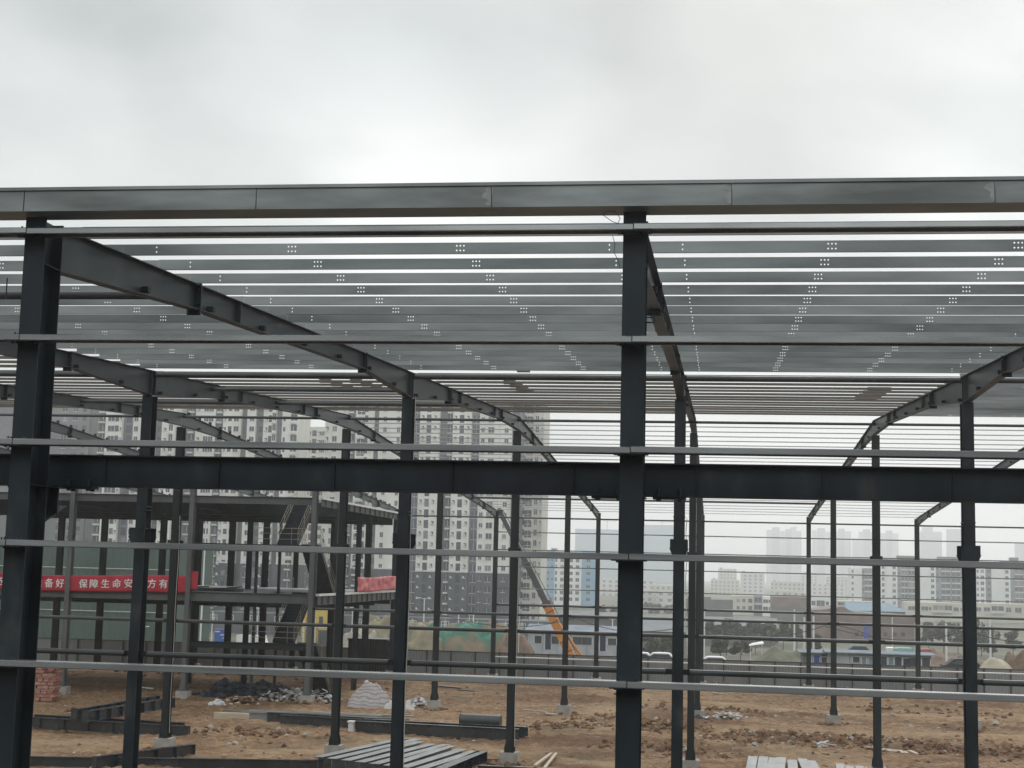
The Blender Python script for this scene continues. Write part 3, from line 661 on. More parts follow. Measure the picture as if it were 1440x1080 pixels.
for zt in (8.62, 2.84):
    q = MB(); q.box(-18.7, -14.95, 68.46, 69.5, zt-.08, zt); q.build('landing', M['steel'], st)
    q = MB()
    for h in (.35, .68, 1.0): q.tube((-18.7, 68.55, zt+h), (-15.2, 68.55, zt+h), .012, 8)
    for x in (-18.7, -17.6, -16.5, -15.3): q.tube((x, 68.55, zt), (x, 68.55, zt+1), .012, 6)
    q.build('handrail', M['rail'], st)
    q = MB()
    for h in (.35, .68, 1.0): q.tube((-18.7, 68.55, zt+h), (-18.7, 69.5, zt+h), .018, 8)
    q.build('handrail', M['rail'], st)
for x in (-18.6, -15.0):
    for y in (68.7, 73.4): q = MB(); q.box(x-.08, x+.08, y-.08, y+.08, -.6, 8.5 if y < 70 else 11.3); q.build('post', M['steel'], st)

# red banner with the slogan, hung along the second floor edge
def cloth(x0, x1, z0, z1, y, nx_, nz, sag, name, m_, seed, lab, cat, axis='x', other=None):
    rr = random.Random(seed); vs = []; fs = []
    for i in range(nx_+1):
        for k in range(nz+1):
            u, v = i/nx_, k/nz; x = x0+(x1-x0)*u
            z = z0+(z1-z0)*v - sag(u)*(.55+.45*v)
            w = .05*noise.noise(Vector((x*1.3, z*2.2, seed)))+.03*noise.noise(Vector((x*4, z*5, seed+2)))
            vs.append((x, y+w, z) if axis == 'x' else (y+w*2, x, z))
    for i in range(nx_):
        for k in range(nz):
            a = i*(nz+1)+k; fs.append((a, a+nz+1, a+nz+2, a+1))
    me_ = bpy.data.meshes.new(name); cx, cy, cz = vs[0]
    me_.from_pydata([(a-cx, b-cy, c-cz) for a, b, c in vs], [], fs); me_.materials.append(m_); me_.polygons.foreach_set('use_smooth', [True]*len(fs))
    o = bpy.data.objects.new(name, me_); o.location = (cx, cy, cz); COL.objects.link(o)
    so = o.modifiers.new('thickness', 'SOLIDIFY'); so.thickness = .006
    return tag(o, lab, cat)
BY = 67.98
bsag = lambda u: .16*math.sin(math.pi*min(1, u/.74))**.8 if u < .74 else -.05*(u-.74)
pa, pb = at(-40, 830, BY), at(266, 832.5, BY)
bx0, bx1, bz0 = pa.x, pb.x, 5.66
ban = cloth(bx0, bx1, bz0, bz0+1.0, BY, 120, 8, bsag, 'slogan_banner', M['red'], 5, 'long red banner with white slogan lettering tied along the second floor', 'banner')
def glyph(ch):
    c = bpy.data.curves.new('glyph', 'FONT'); c.body = ch
    o = bpy.data.objects.new('glyph', c); COL.objects.link(o); dg = bpy.context.evaluated_depsgraph_get()
    me_ = bpy.data.meshes.new_from_object(o.evaluated_get(dg)); v = [tuple(q.co) for q in me_.vertices]; f = [tuple(p.vertices) for p in me_.polygons]
    bpy.data.objects.remove(o); bpy.data.curves.remove(c); bpy.data.meshes.remove(me_); return v, f
q = MB()
for ch, px in (('安', 5), ('全', 24), ('准', 53), ('备', 69), ('好', 84.5), ('，', 97), ('保', 117), ('障', 132), ('生', 148), ('命', 164), ('安', 180.5), ('三', 197.5), ('方', 213.5), ('有', 229.5), ('责', 244.5)):
    v, f = glyph(ch)
    if not v: continue
    p = at(px, 820, BY); u = (p.x-bx0)/(bx1-bx0); s = .56
    xs = [a[0] for a in v]; yz = [a[1] for a in v]; cx = (min(xs)+max(xs))/2 if ch != '，' else min(xs)+.1
    q = MB(); b = 0
    for a in v:
        x = p.x+(a[0]-cx)*s; uu = (x-bx0)/(bx1-bx0); z = bz0+.28+(a[1])*s-bsag(uu)*.8
        w = .05*noise.noise(Vector((x*1.3, z*2.2, 5)))+.03*noise.noise(Vector((x*4, z*5, 7)))
        q.v.append((x, BY-.03+w, z))
    k0 = len(q.v); q.v += [(a+.028, c-.004, d+.012) for a, c, d in q.v]
    for ff in f: q.f += [ff, tuple(i+k0 for i in ff)]; q.mi += [0, 0]; q.sm += [False, False]
    q.build('letter', M['white_ink'], ban)
cloth(77.6, 90.2, 5.82, 6.78, XR+.3, 60, 8, lambda u: .05*math.sin(u*6), 'red_cloth', M['pink'], 11, 'faded pinkish red creased cloth tied along the receding side of the second floor', 'cloth', 'y')
q = MB(); p = at(262, 812, 68.1); q.box(p.x+.25, p.x+.75, 68.0, 68.03, 5.9, 6.95); tag(q.build('red_flag', M['red']), 'short red flag end hanging right of the slogan banner', 'flag')
for i, (px, w, h) in enumerate(((275, 1.6, .35), (318, 1.3, .25), (330, .9, .4), (305, 1.1, .2))):
    p = at(px, 826, 69.5); q = MB(); q.box(p.x-w/2, p.x+w/2, 69.2, 69.8, 5.775, 5.775+h*.5); q.bar((p.x-w/2, 69.5, 5.8+h*.5), (p.x+w/2, 69.5, 5.8+h*.7), .3, .08)
    tag(q.build('material_stack', M['black']), 'low dark stack of materials on the second floor, %s from the banner end' % ORD[i], 'stack', 'dark stacks on the second floor')

# ------------------------------------------------------------------ things lying on the site
def hbeam(p0, p1, z, h, w, stf, lab, m_='steel_blue', grp='steel beams lying on the clay', name='steel_beam', plate=False):
    p0, p1 = Vector((p0[0], p0[1], 0)), Vector((p1[0], p1[1], 0)); L = (p1-p0).length
    q = MB(); q.box(0, L, -w/2, w/2, 0, .016); q.box(0, L, -w/2, w/2, h-.016, h); q.box(0, L, -.006, .006, .0162, h-.0162)
    if stf:
        n = int(L/stf)
        for i in range(n+1):
            x = .01+(L-.03)*i/max(1, n)
            for s in (-1, 1): q.box(x, x+.012, min(s*.0062, s*(w/2-.004)), max(s*.0062, s*(w/2-.004)), .0164, h-.0164)
    if plate: q.box(-.02, -.001, -w/2-.03, w/2+.03, -.0, h+.06); 
    me_ = q.mesh(name, M[m_]); a = math.atan2(p1.y-p0.y, p1.x-p0.x)
    o = inst(name, me_, None, (p0.x, p0.y, z), (0, 0, a)); return tag(o, lab, 'beam', grp)
G = lambda x, y: gz(x, y)
hbeam((-24.6, 51.2), (-15.55, 49.9), -.52, .5, .26, 1.25, 'long dark beam lying left, under the slanting pair of beams')
hbeam((-24.4, 52.6), (-16.4, 51.6), -.52, .46, .24, 0, 'dark beam lying behind the long left beam')
hbeam((-20.55, 49.7), (-19.4, 58.0), -.01, .5, .28, 1.0, 'front beam of the slanting pair stacked on the left beams', plate=True)
hbeam((-21.35, 50.3), (-20.6, 59.0), -.01, .5, .28, 1.0, 'rear beam of the slanting pair stacked on the left beams', plate=True)
hbeam((-15.2, 38.4), (-13.05, 43.5), -.52, .5, .26, 1.1, 'short stiffened beam pointing inward at the lower left corner')
hbeam((-18.5, 38.6), (-6.9, 41.3), -.60, .44, .26, 0, 'long dark beam along the lower left edge of the photo')
hbeam((-8.9, 54.9), (-.75, 54.1), -.52, .52, .28, 0, 'front beam of the central pair lying parallel to the fence')
hbeam((-8.8, 56.0), (-.45, 55.2), -.52, .52, .28, 0, 'rear beam of the central pair lying parallel to the fence')
hbeam((-13.2, 56.6), (-8.0, 55.9), -.52, .5, .26, 0, 'front beam left of the central pair')
hbeam((-14.2, 57.6), (-8.2, 56.8), -.52, .5, .26, 0, 'rear beam left of the central pair')
hbeam((-.95, 43.0), (9.0, 43.4), -.62, .3, .24, 0, 'low beam end at the bottom edge right of the beam stack')
# the stack of parallel beams at the bottom centre
a0, a1 = Vector((-7.1, 41.2)), Vector((-5.2, 48.9)); b0, b1 = Vector((-1.95, 38.6)), Vector((-1.0, 45.0))
for k in range(9):
    t = k/8; p = a0.lerp(b0, t); e = a1.lerp(b1, t)+Vector((.15*math.sin(k*2.1), .35*math.sin(k*1.7)))
    hbeam(p, e, -.55, .52, .44, 1.0 if k == 8 else 0, 'grey topped beam, %s from the left in the bottom centre stack' % ORD[k], 'plate_pale' if k < 8 else 'steel_blue', 'parallel beams stacked at the bottom centre')
o = thing('steel_drum', 'dark grey drum lying on its side on the central beams', 'drum', (-2.9, 56.3, -.1)); q = MB(); q.tube((-3.9, 56.2, .12), (-1.9, 56.0, .12), .30, 16); q.build('shell', M['boom_grey'], o); q = MB(); q.tube((-3.93, 56.203, .12), (-3.905, 56.2, .12), .31, 16); q.build('rim', M['steel'], o)
# loose galvanised purlins in a flat pile
rr = random.Random(21)
for k in range(10):
    y = 58.4+.42*k*.8; x0 = -17+rr.uniform(-.6, 1.4)+(.0 if k < 5 else .5); x1 = -7.4+rr.uniform(-1.2, .8); z = -.47+(.16 if k in (2, 3, 6) else 0)+.06*(k % 2)
    q = MB(); q.box(0, x1-x0, -.1, .1, 0, .003); q.box(0, x1-x0, -.1, -.097, .0032, .1); q.box(0, x1-x0, .097, .1, .0032, .1); q.box(0, x1-x0, -.097, .097, .098, .1)
    o = inst('loose_purlin', q.mesh('loose_purlin', M['galv_flat' if k % 3 else 'galv']), None, (x0, y, z), (0, 0, rr.uniform(-.02, .02)))
    tag(o, 'galvanised purlin lying in the flat pile, %s from the front' % ORD[k], 'purlin', 'galvanised purlins piled on the ground')
q = MB(); q.box(-17.1, -15.3, 57.8, 58.1, -.5, -.16); tag(q.build('timber_bearer', M['wood']), 'timber bearer under the left end of the purlin pile', 'timber')
q = MB(); q.box(-9.2, -8.95, 54.6, 54.9, -.5, -.06); q.box(-9.25, -8.9, 54.55, 54.95, -.06, .0); tag(q.build('timber_block', M['white_metal']), 'pale block propping the end of the central beams', 'block')
# pale planks and plates at the bottom right
px0 = [(1059, 1062, 1050), (1074, 1063, 1066), (1088, 1064, 1078), (1099, 1064, 1092), (1114, 1067, 1118), (1128, 1066, 1150), (1140, 1068, 1165), (1181, 1073, 1187), (1194, 1075, 1203), (1208, 1076, 1221), (1222, 1077, 1238), (1238, 1079, 1256)]
for k, (xt, yt, xb) in enumerate(px0):
    e = ground_at(xt, yt, -.25); s = ground_at(xb, 1112, -.25); d = (s-e)
    q = MB(); L = d.length; w = .40 if k < 7 else .34; q.box(0, L, -w/2, w/2, 0, .012); q.box(0, L, -w/2, -w/2+.012, -.18, -.0005); q.box(0, L, w/2-.012, w/2, -.18, -.0005)
    o = inst('steel_channel', q.mesh('steel_channel', M['plate_pale']), None, (e.x, e.y, -.3+.02*(k % 2)), (0, 0, math.atan2(d.y, d.x)))
    tag(o, 'pale grey steel channel lying at the bottom right, %s from the left' % ORD[k], 'channel', 'pale steel channels at the bottom right')
for k, (a, b) in enumerate((((775, 1064), (752, 1085)), ((782, 1064), (764, 1085)))):
    e, s = ground_at(*a), ground_at(*b); q = MB(); q.bar((e.x, e.y, gz(e.x, e.y)+.16), (s.x, s.y, gz(s.x, s.y)+.12), .12, .07)
    tag(q.build('timber_batten', M['wood']), '%s of the two pale timber battens lying right of the centre column pier' % ('left' if k == 0 else 'right'), 'batten', 'timber battens')
def slab(px, py, w, d, h, rot, name, m_, lab, cat, grp=None):
    p = ground_at(px, py); q = MB(); q.box(-w/2, w/2, -d/2, d/2, 0, h)
    o = inst(name, q.mesh(name, M[m_]), None, (p.x, p.y, gz(p.x, p.y)+.02), (R(4), R(3), rot)); return tag(o, lab, cat, grp)
slab(780, 1004, 1.05, .22, .06, .05, 'timber_board', 'wood', 'single pale timber board lying beside a concrete pier', 'board')
for k, (px, py, w, d, r_, z) in enumerate(((1227, 1049, .7, .3, .5, 'wood'), (1252, 1052, .85, .5, -.2, 'stone'), (1268, 1054, .3, .8, .25, 'wood'), (1276, 1055, .25, .8, .3, 'wood'), (1284, 1056, .2, .8, .35, 'wood'))):
    slab(px, py, w, d, .05, r_, 'scrap_board', z, 'pale scrap board on the clay right of centre, %s from the left' % ORD[k], 'board', 'scrap boards on the clay')
for k, (px, py, w, z) in enumerate(((690, 1009, 3.0, 'concrete'), (760, 1000, 2.0, 'concrete'), (870, 975, 1.0, 'wood'), (1240, 998, 1.3, 'rust'), (632, 967, 1.6, 'black'), (655, 972, 1.2, 'black'), (1010, 976, .7, 'concrete'), (1390, 967, 1.6, 'concrete'), (205, 968, 1.0, 'white_metal'))):
    slab(px, py, w, .14, .07, .1*math.sin(k*3), 'debris_strip', z, 'thin strip of site debris on the clay, %s of the scattered strips' % ORD[k], 'debris', 'scattered strips of debris')
def heap(px, py, rx, ry, h, name, m_, lab, cat, seed, rough=.25, n=26, z=None, Y=None, fold=0, ex=.55):
    p = ground_at(px, py) if Y is None else at(px, py, Y); zb = gz(p.x, p.y)-.08 if z is None else z; vs = []; fs = []
    for i in range(n+1):
        for j in range(n+1):
            u, v = 2*i/n-1, 2*j/n-1; a = math.atan2(v, u); rad = max(abs(u), abs(v)); s = math.sqrt(u*u+v*v) or 1
            u2, v2 = u/s*rad, v/s*rad; r = (1+.18*noise.noise(Vector((math.cos(a)*1.5, math.sin(a)*1.5, seed))))
            f = max(0, 1-rad**2)**ex; x, y = u2*r*rx, v2*r*ry
            hh = h*f*(1+rough*noise.noise(Vector((x*1.2/rx*2, y*1.2/ry*2, seed)))*1.4)+h*rough*.35*f*noise.noise(Vector((x*7/rx, y*7/ry, seed+4)))
            if fold: hh += fold*f*abs(noise.noise(Vector((x*2.2+y, y*2.0-x, seed+9))))
            vs.append((x, y, max(0, hh)))
    for i in range(n):
        for j in range(n):
            a = i*(n+1)+j; fs.append((a, a+n+1, a+n+2, a+1))
    me_ = bpy.data.meshes.new(name); me_.from_pydata(vs, [], fs); me_.materials.append(m_); me_.polygons.foreach_set('use_smooth', [True]*len(fs))
    o = bpy.data.objects.new(name, me_); o.location = (p.x, p.y, zb); COL.objects.link(o); return tag(o, lab, cat)
def stripes():
    mt, nt, b = newmat('striped_sheet'); b.inputs['Roughness'].default_value = .75
    g = N(nt, 'ShaderNodeTexCoord'); wv = N(nt, 'ShaderNodeTexWave', bands_direction='Z'); wv.inputs['Scale'].default_value = 1.5; wv.inputs['Distortion'].default_value = 7
    nt.links.new(g.outputs['Object'], wv.inputs['Vector']); cr = N(nt, 'ShaderNodeValToRGB'); e = cr.color_ramp.elements
    e[0].position = .12; e[0].color = (.31, .25, .245, 1); e[1].position = .34; e[1].color = (.46, .44, .425, 1)
    nt.links.new(wv.outputs['Fac'], cr.inputs['Fac']); nt.links.new(cr.outputs[0], b.inputs['Base Color']); return mt
heap(521, 993, 1.35, 1.0, 1.12, 'tarpaulin_mound', stripes(), 'dome of striped pale tarpaulin over a mound, left of the second column', 'tarpaulin', 31, .42, 48, fold=.34, ex=.7)
heap(560, 996, .9, .6, .35, 'tarpaulin_skirt', M['tarp'], 'low crumpled tarpaulin spreading right of the striped mound', 'tarpaulin', 32, .8, 34, fold=.3)
def rubble(px, py, rx, ry, h, n, s0, s1, mats, name, lab, cat, seed, bars=0):
    p = ground_at(px, py); rr = random.Random(seed); q = MB()
    for i in range(n):
        x, y = rr.gauss(0, .45), rr.gauss(0, .45); u = math.exp(-(x*x+y*y)*1.6); X_, Y_ = p.x+x*rx, p.y+y*ry
        lump(q, (X_, Y_, gz(X_, Y_)+h*u*rr.random()), rr.uniform(s0, s1), .75, rr.randrange(len(mats)), seed*100+i)
    for i in range(bars):
        x, y = p.x+rr.uniform(-rx, rx)*.7, p.y+rr.uniform(-ry, ry)*.7; t_ = rr.uniform(0, 3.1); z = gz(x, y)+h*rr.uniform(.3, .9); L_ = rr.uniform(.2, .6)
        q.bar((x-L_*math.cos(t_), y-L_*math.sin(t_), z-.05), (x+L_*math.cos(t_), y+L_*math.sin(t_), z+.05), .1, .04, rr.randrange(len(mats)))
    tag(q.build(name, mats), lab, cat)
rubble(586, 993, 1.2, .7, .5, 90, .05, .2, [M['rag'], M['tarp'], M['stone']], 'rag_pile', 'crumpled grey rags beside a concrete pier right of the tarpaulin mound', 'rags', 33, 10)
rubble(418, 985, 2.6, 1.1, .75, 260, .05, .22, [M['rag'], M['black'], M['concrete'], M['stone']], 'rubble_pile', 'grey rubble and rags behind the galvanised purlin pile', 'rubble', 34, 24)
rubble(306, 992, .5, .35, .3, 16, .12, .24, [M['rag'], M['white_metal'], M['tarp']], 'white_sack', 'torn white sacks at the left end of the purlin pile', 'sack', 35, 3)
rubble(338, 989, 1.1, .6, .35, 60, .06, .16, [M['wood'], M['soil_lump'], M['rust']], 'timber_scraps', 'brown timber scraps beside the white sack', 'scraps', 36, 18)
for k, (px, rx, h) in enumerate(((316, 1.3, 1.0), (340, 1.5, .8), (366, 1.4, 1.0), (392, 1.4, .7))):
    rubble(px, 979+k*.8, rx, .9, h, 90, .14, .42, [M['black'], M['black'], M['navy'], M['steel']], 'black_bundle', 'black sheeted bundle on the ground under the inner frame, %s from the left' % ORD[k], 'bundle', 40+k, 14)
rubble(1157, 1047, .22, .2, .28, 9, .12, .2, [M['tarp'], M['rag']], 'plastic_bag', 'crumpled whitish plastic bag among the clods', 'bag', 50, 2)
rubble(1022, 1011, .9, .6, .3, 60, .05, .2, [M['stone'], M['tarp'], M['rag']], 'broken_bags', 'torn pale cement bags on the clay right of the middle column', 'bags', 51, 6)
heap(985, 1011, .7, .5, .34, 'bucket_heap', M['steel_blue'], 'dark blue-grey metal trough beside the fourth row pier', 'trough', 52, .5, 14)
for k, (px, py) in enumerate(((1085, 1030), (1100, 1043), (1060, 1046), (1255, 1008), (1280, 1020), (840, 990), (735, 1006), (150, 1010), (140, 1062), (330, 1043), (322, 1046), (1180, 1053), (1320, 1024), (1400, 1017), (1370, 1010), (905, 995))):
    p = ground_at(px, py); q = MB(); lump(q, (p.x, p.y, gz(p.x, p.y)+.05), .16+.05*math.sin(k*5), .7, 0, k); tag(q.build('pale_stone', M['stone']), 'pale stone lying on the brown clay', 'stone', 'pale stones on the clay')
# red brick stack on the left
bs = thing('brick_stack', 'loose stack of red bricks behind the left front column', 'brick stack', (-29.6, 64.4, -.5)); rr = random.Random(4)
for k in range(9):
    q = MB()
    for i in range(6):
        for j in range(2):
            x = -30.9+.36*i+rr.uniform(-.03, .03)+(.12 if k % 2 else 0); y = 64.0+.5*j+rr.uniform(-.04, .04); z = -.55+.22*k
            if k > 6 and rr.random() < .3: continue
            q.box(x, x+.33, y, y+.44, z, z+.205)
    q.build('brick_course', M['brick'], bs)
# dark blue container under the inner frame's right side
xa_, xb_, xc_ = at(489, 925, 92.6).x, at(543, 925, 92.6).x, at(552, 925, 92.6).x; ct = thing('dark_container', 'dark container with a navy end panel by the fence behind the inner frame', 'container', ((xa_+xb_)/2, 93.5, -.6))
q = MB(); q.box(xa_, xb_, 92.6, 94.6, -.7, 2.0); q.box(xa_-.05, xb_+.02, 92.5, 94.65, 2.001, 2.1)
for i in range(14): x = xa_+(xb_-xa_)*(i+.3)/14; q.box(x, x+.09, 92.55, 92.599, -.6, 1.95)
q.build('body', M['black'], ct); q = MB(); q.box(xb_+.022, xc_, 92.55, 94.6, -.7, 2.05); q.build('end_panel', M['navy'], ct)
for k, (px, py, w) in enumerate(((655, 958, .9), (1210, 960, 5), (1400, 962, 4))):
    p = ground_at(px, py); q = MB(); q.box(p.x-w/2, p.x+w/2, p.y-.15, p.y+.15, -.6, -.2); tag(q.build('concrete_kerb', M['concrete']), 'low concrete kerb before the hoarding, %s from the left' % ORD[k], 'kerb', 'concrete kerbs by the fence')
q = MB(); p = ground_at(1287, 975); q.tube((p.x, p.y, -.6), (p.x, p.y, .1), .05, 8); q.box(p.x-.12, p.x+.12, p.y-.12, p.y+.12, .1, .14); tag(q.build('survey_peg', M['concrete']), 'small pale peg with a flat cap near the far hoarding', 'peg')
q = MB(); p = ground_at(1398, 974); q.box(p.x-.45, p.x+.45, p.y-.3, p.y+.3, -.55, -.35); q.box(p.x-.5, p.x+.5, p.y-.34, p.y+.34, -.35, -.3); tag(q.build('white_box', M['white_metal']), 'low white box by the hoarding at the far right', 'box')

# ------------------------------------------------------------------ hoarding
FY = 95.2; fx0, fx1, pw = -56.0, 46.0, 1.86
n = int((fx1-fx0)/pw)
vis = [i for i in range(n) if seen((fx0+pw*i, FY, 0), (fx0+pw*i+pw, FY, 1), 30)]
for c_, i in enumerate(vis):
    x = fx0+pw*i
    t = thing('hoarding_panel', 'grey corrugated hoarding panel of the site fence, %s' % (ORD[c_]+' from the left edge of the photo' if c_ < len(vis)/2 else ORD[len(vis)-1-c_]+' from the right edge of the photo'), 'hoarding', (x+pw/2, FY, -.6), 'hoarding panels along the site edge')
    pts = []; k = 8
    for c in range(k): a = x+.02+(pw-.04)*c/k; s = (pw-.04)/k; pts += [(a, 0), (a+s*.4, 0), (a+s*.5, -.014), (a+s*.9, -.014)]
    pts.append((x+pw-.02, 0)); q = MB()
    for (a, b), (c, d) in zip(pts, pts[1:]): q.poly([(a, FY+b, -.68), (c, FY+d, -.68), (c, FY+d, 1.22), (a, FY+b, 1.22)])
    q.build('sheet', M['fence'], t)
    q = MB(); q.box(x-.045, x+.045, FY-.1, FY-.035, -.7, 1.29); q.build('post', M['fence_post'], t)
    q = MB(); q.box(x+.046, x+pw-.046, FY-.06, FY+.02, 1.2201, 1.27); q.build('rail', M['fence_post'], t); q = MB(); q.box(x+.046, x+pw-.046, FY-.07, FY-.035, -.66, -.6); q.build('rail', M['fence_post'], t)

# ------------------------------------------------------------------ town beyond the hoarding
WC = {}
def win_mesh(w, h, kind):
    k = (round(w, 2), round(h, 2), kind)
    if k in WC: return WC[k]
    q = MB(); gl = 'glass_blue' if kind == 'blue' else 'glass'
    if kind[-1] == '*': kind = kind[:-1]; gl = 'curtain'
    if kind in ('door',):
        q.box(-w/2, w/2, -.03, .3, -h/2, h/2, 0)
    elif kind in ('plain', 'blue'):
        q.box(-w/2, w/2, -.03, .3, -h/2, h/2, 0); q.box(-.04, .04, -.07, -.031, -h/2, h/2, 1)
        q.box(-w/2-.1, w/2+.1, -.14, .28, -h/2-.14, -h/2-.002, 1)
    elif kind == 'framed':
        q.box(-w/2, w/2, -.03, .3, -h/2, h/2, 0)
        for x in (-w/2, -w/6, w/6, w/2): q.box(x-.07, x+.07, -.10, -.031, -h/2, h/2, 1)
        q.box(-w/2-.06, w/2+.06, -.11, -.032, h/2+.001, h/2+.13, 1); q.box(-w/2-.06, w/2+.06, -.11, -.032, -.05, .05, 1); q.box(-.1, .1, -.13, -.101, -h/2, h/2+.5, 1)
    elif kind == 'ac':                                   # small opening with an air-conditioner shelf
        q.box(-w/2, w/2, -.03, .3, -h/2, h/2, 0); q.box(-w/2-.05, w/2+.05, -.4, .28, -h/2-.16, -h/2-.002, 1); q.box(-w/2, w/2*.1, -.33, -.031, -h/2, h/2*.3, 1)
    elif kind == 'balc':                                 # balcony: dark recess, pale parapet slab
        q.box(-w/2, w/2, -.02, .3, -h/2+.9, h/2, 0); q.box(-w/2, w/2, -1.1, .28, -h/2-.1, -h/2+.08, 1); q.box(-w/2, w/2, -1.1, -1.0, -h/2+.081, -h/2+.35, 1)
        q.box(-.06, .06, -.06, -.021, -h/2+.9, h/2, 1)
    WC[k] = q.mesh('window', [M[gl], M['frame']]), list(q.v), list(q.f), list(q.mi); return WC[k]
def windows(bld, wins):
    """wins: (x, y, z, w, h, kind), the best seen first; the first 100 are parts of their own"""
    bl_ = wloc(bld)
    for x, y, z, w, h, k in wins[:100]: inst('window', win_mesh(w, h, k)[0], bld, (x-bl_.x, y-bl_.y, z-bl_.z))
    if len(wins) > 100:
        q = MB(); blue = 0
        for x, y, z, w, h, k in wins[100:]:
            _, v, f, mi = win_mesh(w, h, k); b = len(q.v); q.v += [(a+x, c+y, d+z) for a, c, d in v]; q.f += [tuple(i+b for i in ff) for ff in f]; q.mi += mi; q.sm += [False]*len(f)
        o = q.build('window', [M['glass'], M['frame']], bld); o['kind'] = 'stuff'
def tower(name, lab, Y, top, strips, base=None, gz0=-9.6, pitch=2.9, depth=14, grp=None, roof_boxes=(), lo_py=905, first=1.6, ppy=750, cat='apartment block'):
    xs = [at(s[k], ppy, Y).x for s in strips for k in (0, 1)]; xa, xb = min(xs), max(xs)
    t = thing(name, lab, cat, ((xa+xb)/2, Y, gz0), grp); zt = at((strips[0][0]+strips[-1][1])/2, top, Y).z; wins = []
    zb = at(600, base, Y).z if base else None
    zlow = at(600, lo_py, Y).z
    for s in strips:
        a, b = at(s[0], ppy, Y).x, at(s[1], ppy, Y).x; pr = s[3]; yf = Y-pr; q = MB()
        z2 = zt-(s[5] if len(s) > 5 else 0)
        if zb and zb < z2 and s[2] not in ('grey_strip',):
            q.box(a, b, yf, Y+depth, gz0-2, zb, 1); q.box(a, b, yf, Y+depth, zb+.001, z2, 0)
            q.box(a-.05, b+.05, yf-.25, yf-.002, zb+.0, zb+.45, 2)
        else: q.box(a, b, yf, Y+depth, gz0-2, z2, 0)
        q.build('wall', [M[s[2]], M['grey_wall'], M['frame']], t)
        for w in s[4]:
            pxc, ww, hh, kind = w[:4]; x = at(pxc, ppy, Y).x; off = w[4] if len(w) > 4 else 0
            z = zt-first-off
            while z > max(zlow, gz0+3):
                if z < z2-.8: wins.append((x, yf, z, ww, hh, kind+('*' if kind in ('plain', 'door', 'balc') and random.random() < .22 else '')))
                z -= pitch
    for (pa, pb_, py, m_) in roof_boxes:
        a, b = at(pa, ppy, Y).x, at(pb_, ppy, Y).x; q = MB(); q.box(a, b, Y+2, Y+8, zt+.001, at((pa+pb_)/2, py, Y).z); q.build('roof_box', M[m_], t)
    zc = at(600, 740, Y).z; wins.sort(key=lambda r: abs(r[2]-zc)); windows(t, wins); return t, xa, xb
YA = 385
GA = 'apartment blocks beyond the hoarding'
tower('raw_block', 'unfinished raw grey block rising behind the left front column', 430, 568, [(-60, 70, 'raw_wall', 0, [(60, 1.3, 1.4, 'plain')]), (70.3, 118, 'raw_wall', .5, [(82, 1.5, 1.7, 'plain'), (97, 1.3, 1.4, 'plain'), (110, 1.3, 1.4, 'door')]), (118.3, 128, 'dark_wall', 0, [])], grp=GA, lo_py=770)
tower('apartment_block', 'cream and grey apartment block at the left, just right of the raw grey block', YA, 567, [
    (130, 142, 'grey_strip', 0, [(136, 1.9, 2.5, 'balc')]), (142.2, 165.5, 'white_wall', 1.4, [(150.5, 1.9, 1.5, 'plain'), (158.5, 1.1, 1.7, 'door'), (163.5, .6, .6, 'ac')]),
    (165.7, 180, 'grey_strip', 0, [(173, 1.6, 2.2, 'door')]), (180.2, 212, 'white_wall', .8, [(184.5, 1.1, 1.4, 'plain'), (205.5, 1.2, 1.5, 'plain')]), (212.2, 221.5, 'grey_strip', 0, [(217, 1.3, 1.5, 'door')]),
    (221.7, 240, 'white_wall', 1.1, [(226, .9, .7, 'ac'), (234.5, 1.1, 2.6, 'balc')])], 799, grp=GA)
tower('apartment_block', 'cream apartment block with paired windows seen between the inner frame columns', YA+4, 567, [
    (254, 268, 'grey_strip', 0, [(262, 1.6, 2.4, 'balc')]), (268.2, 296, 'white_wall', .6, [(272, .9, .8, 'ac'), (283, 1.3, 1.5, 'plain'), (290, 1.3, 1.5, 'plain')]), (296.2, 308, 'grey_strip', 0, [(302, 1.5, 2.4, 'balc')]),
    (308.2, 334, 'white_wall', 1.3, [(318, 1.05, 1.45, 'door'), (327, 1.4, 1.45, 'plain'), (310.5, .8, .9, 'ac')]), (334.2, 341, 'grey_strip', 0, [])], 799, grp=GA)
tower('apartment_block', 'cream apartment block with a grey strip seen left of the staircase', YA, 567, [
    (342, 354, 'white_wall', 1.2, [(349, 1.3, 1.3, 'plain')]), (354.2, 365, 'grey_strip', 0, [(360, 1.2, 1.6, 'door')]), (365.2, 383, 'white_wall', 1.2, [(369.5, .7, .8, 'ac'), (375, 1.0, 1.9, 'door'), (380.5, .9, 2.6, 'balc')]),
    (383.2, 391, 'grey_strip', 0, []), (391.2, 411, 'white_wall', .9, [(394.5, .6, 1.2, 'door'), (408, 1.7, 2.6, 'balc')])], 799, grp=GA)
tower('apartment_block', 'lower pale block with open sky above its flat roof', 470, 600, [(411.5, 452, 'warm_wall', 0, [(415, 1.0, 1.3, 'door'), (422, 1.9, 1.6, 'plain'), (429.5, 1.0, 1.2, 'ac'), (436.5, 1.5, 2.0, 'door'), (443.5, 1.2, 1.2, 'ac'), (448.5, 1.1, 1.4, 'plain')])], 799, grp=GA, first=2.2)
tower('apartment_block', 'narrow cream block with one column of windows right of the staircase', YA+10, 567, [(452.3, 484, 'white_wall', .8, [(455.5, .8, 1.0, 'ac'), (466, 1.25, 1.5, 'plain'), (479, .8, 1.0, 'ac')]), (484.2, 494, 'grey_strip', 0, [(489, 1.4, 2.4, 'balc')])], 801, grp=GA)
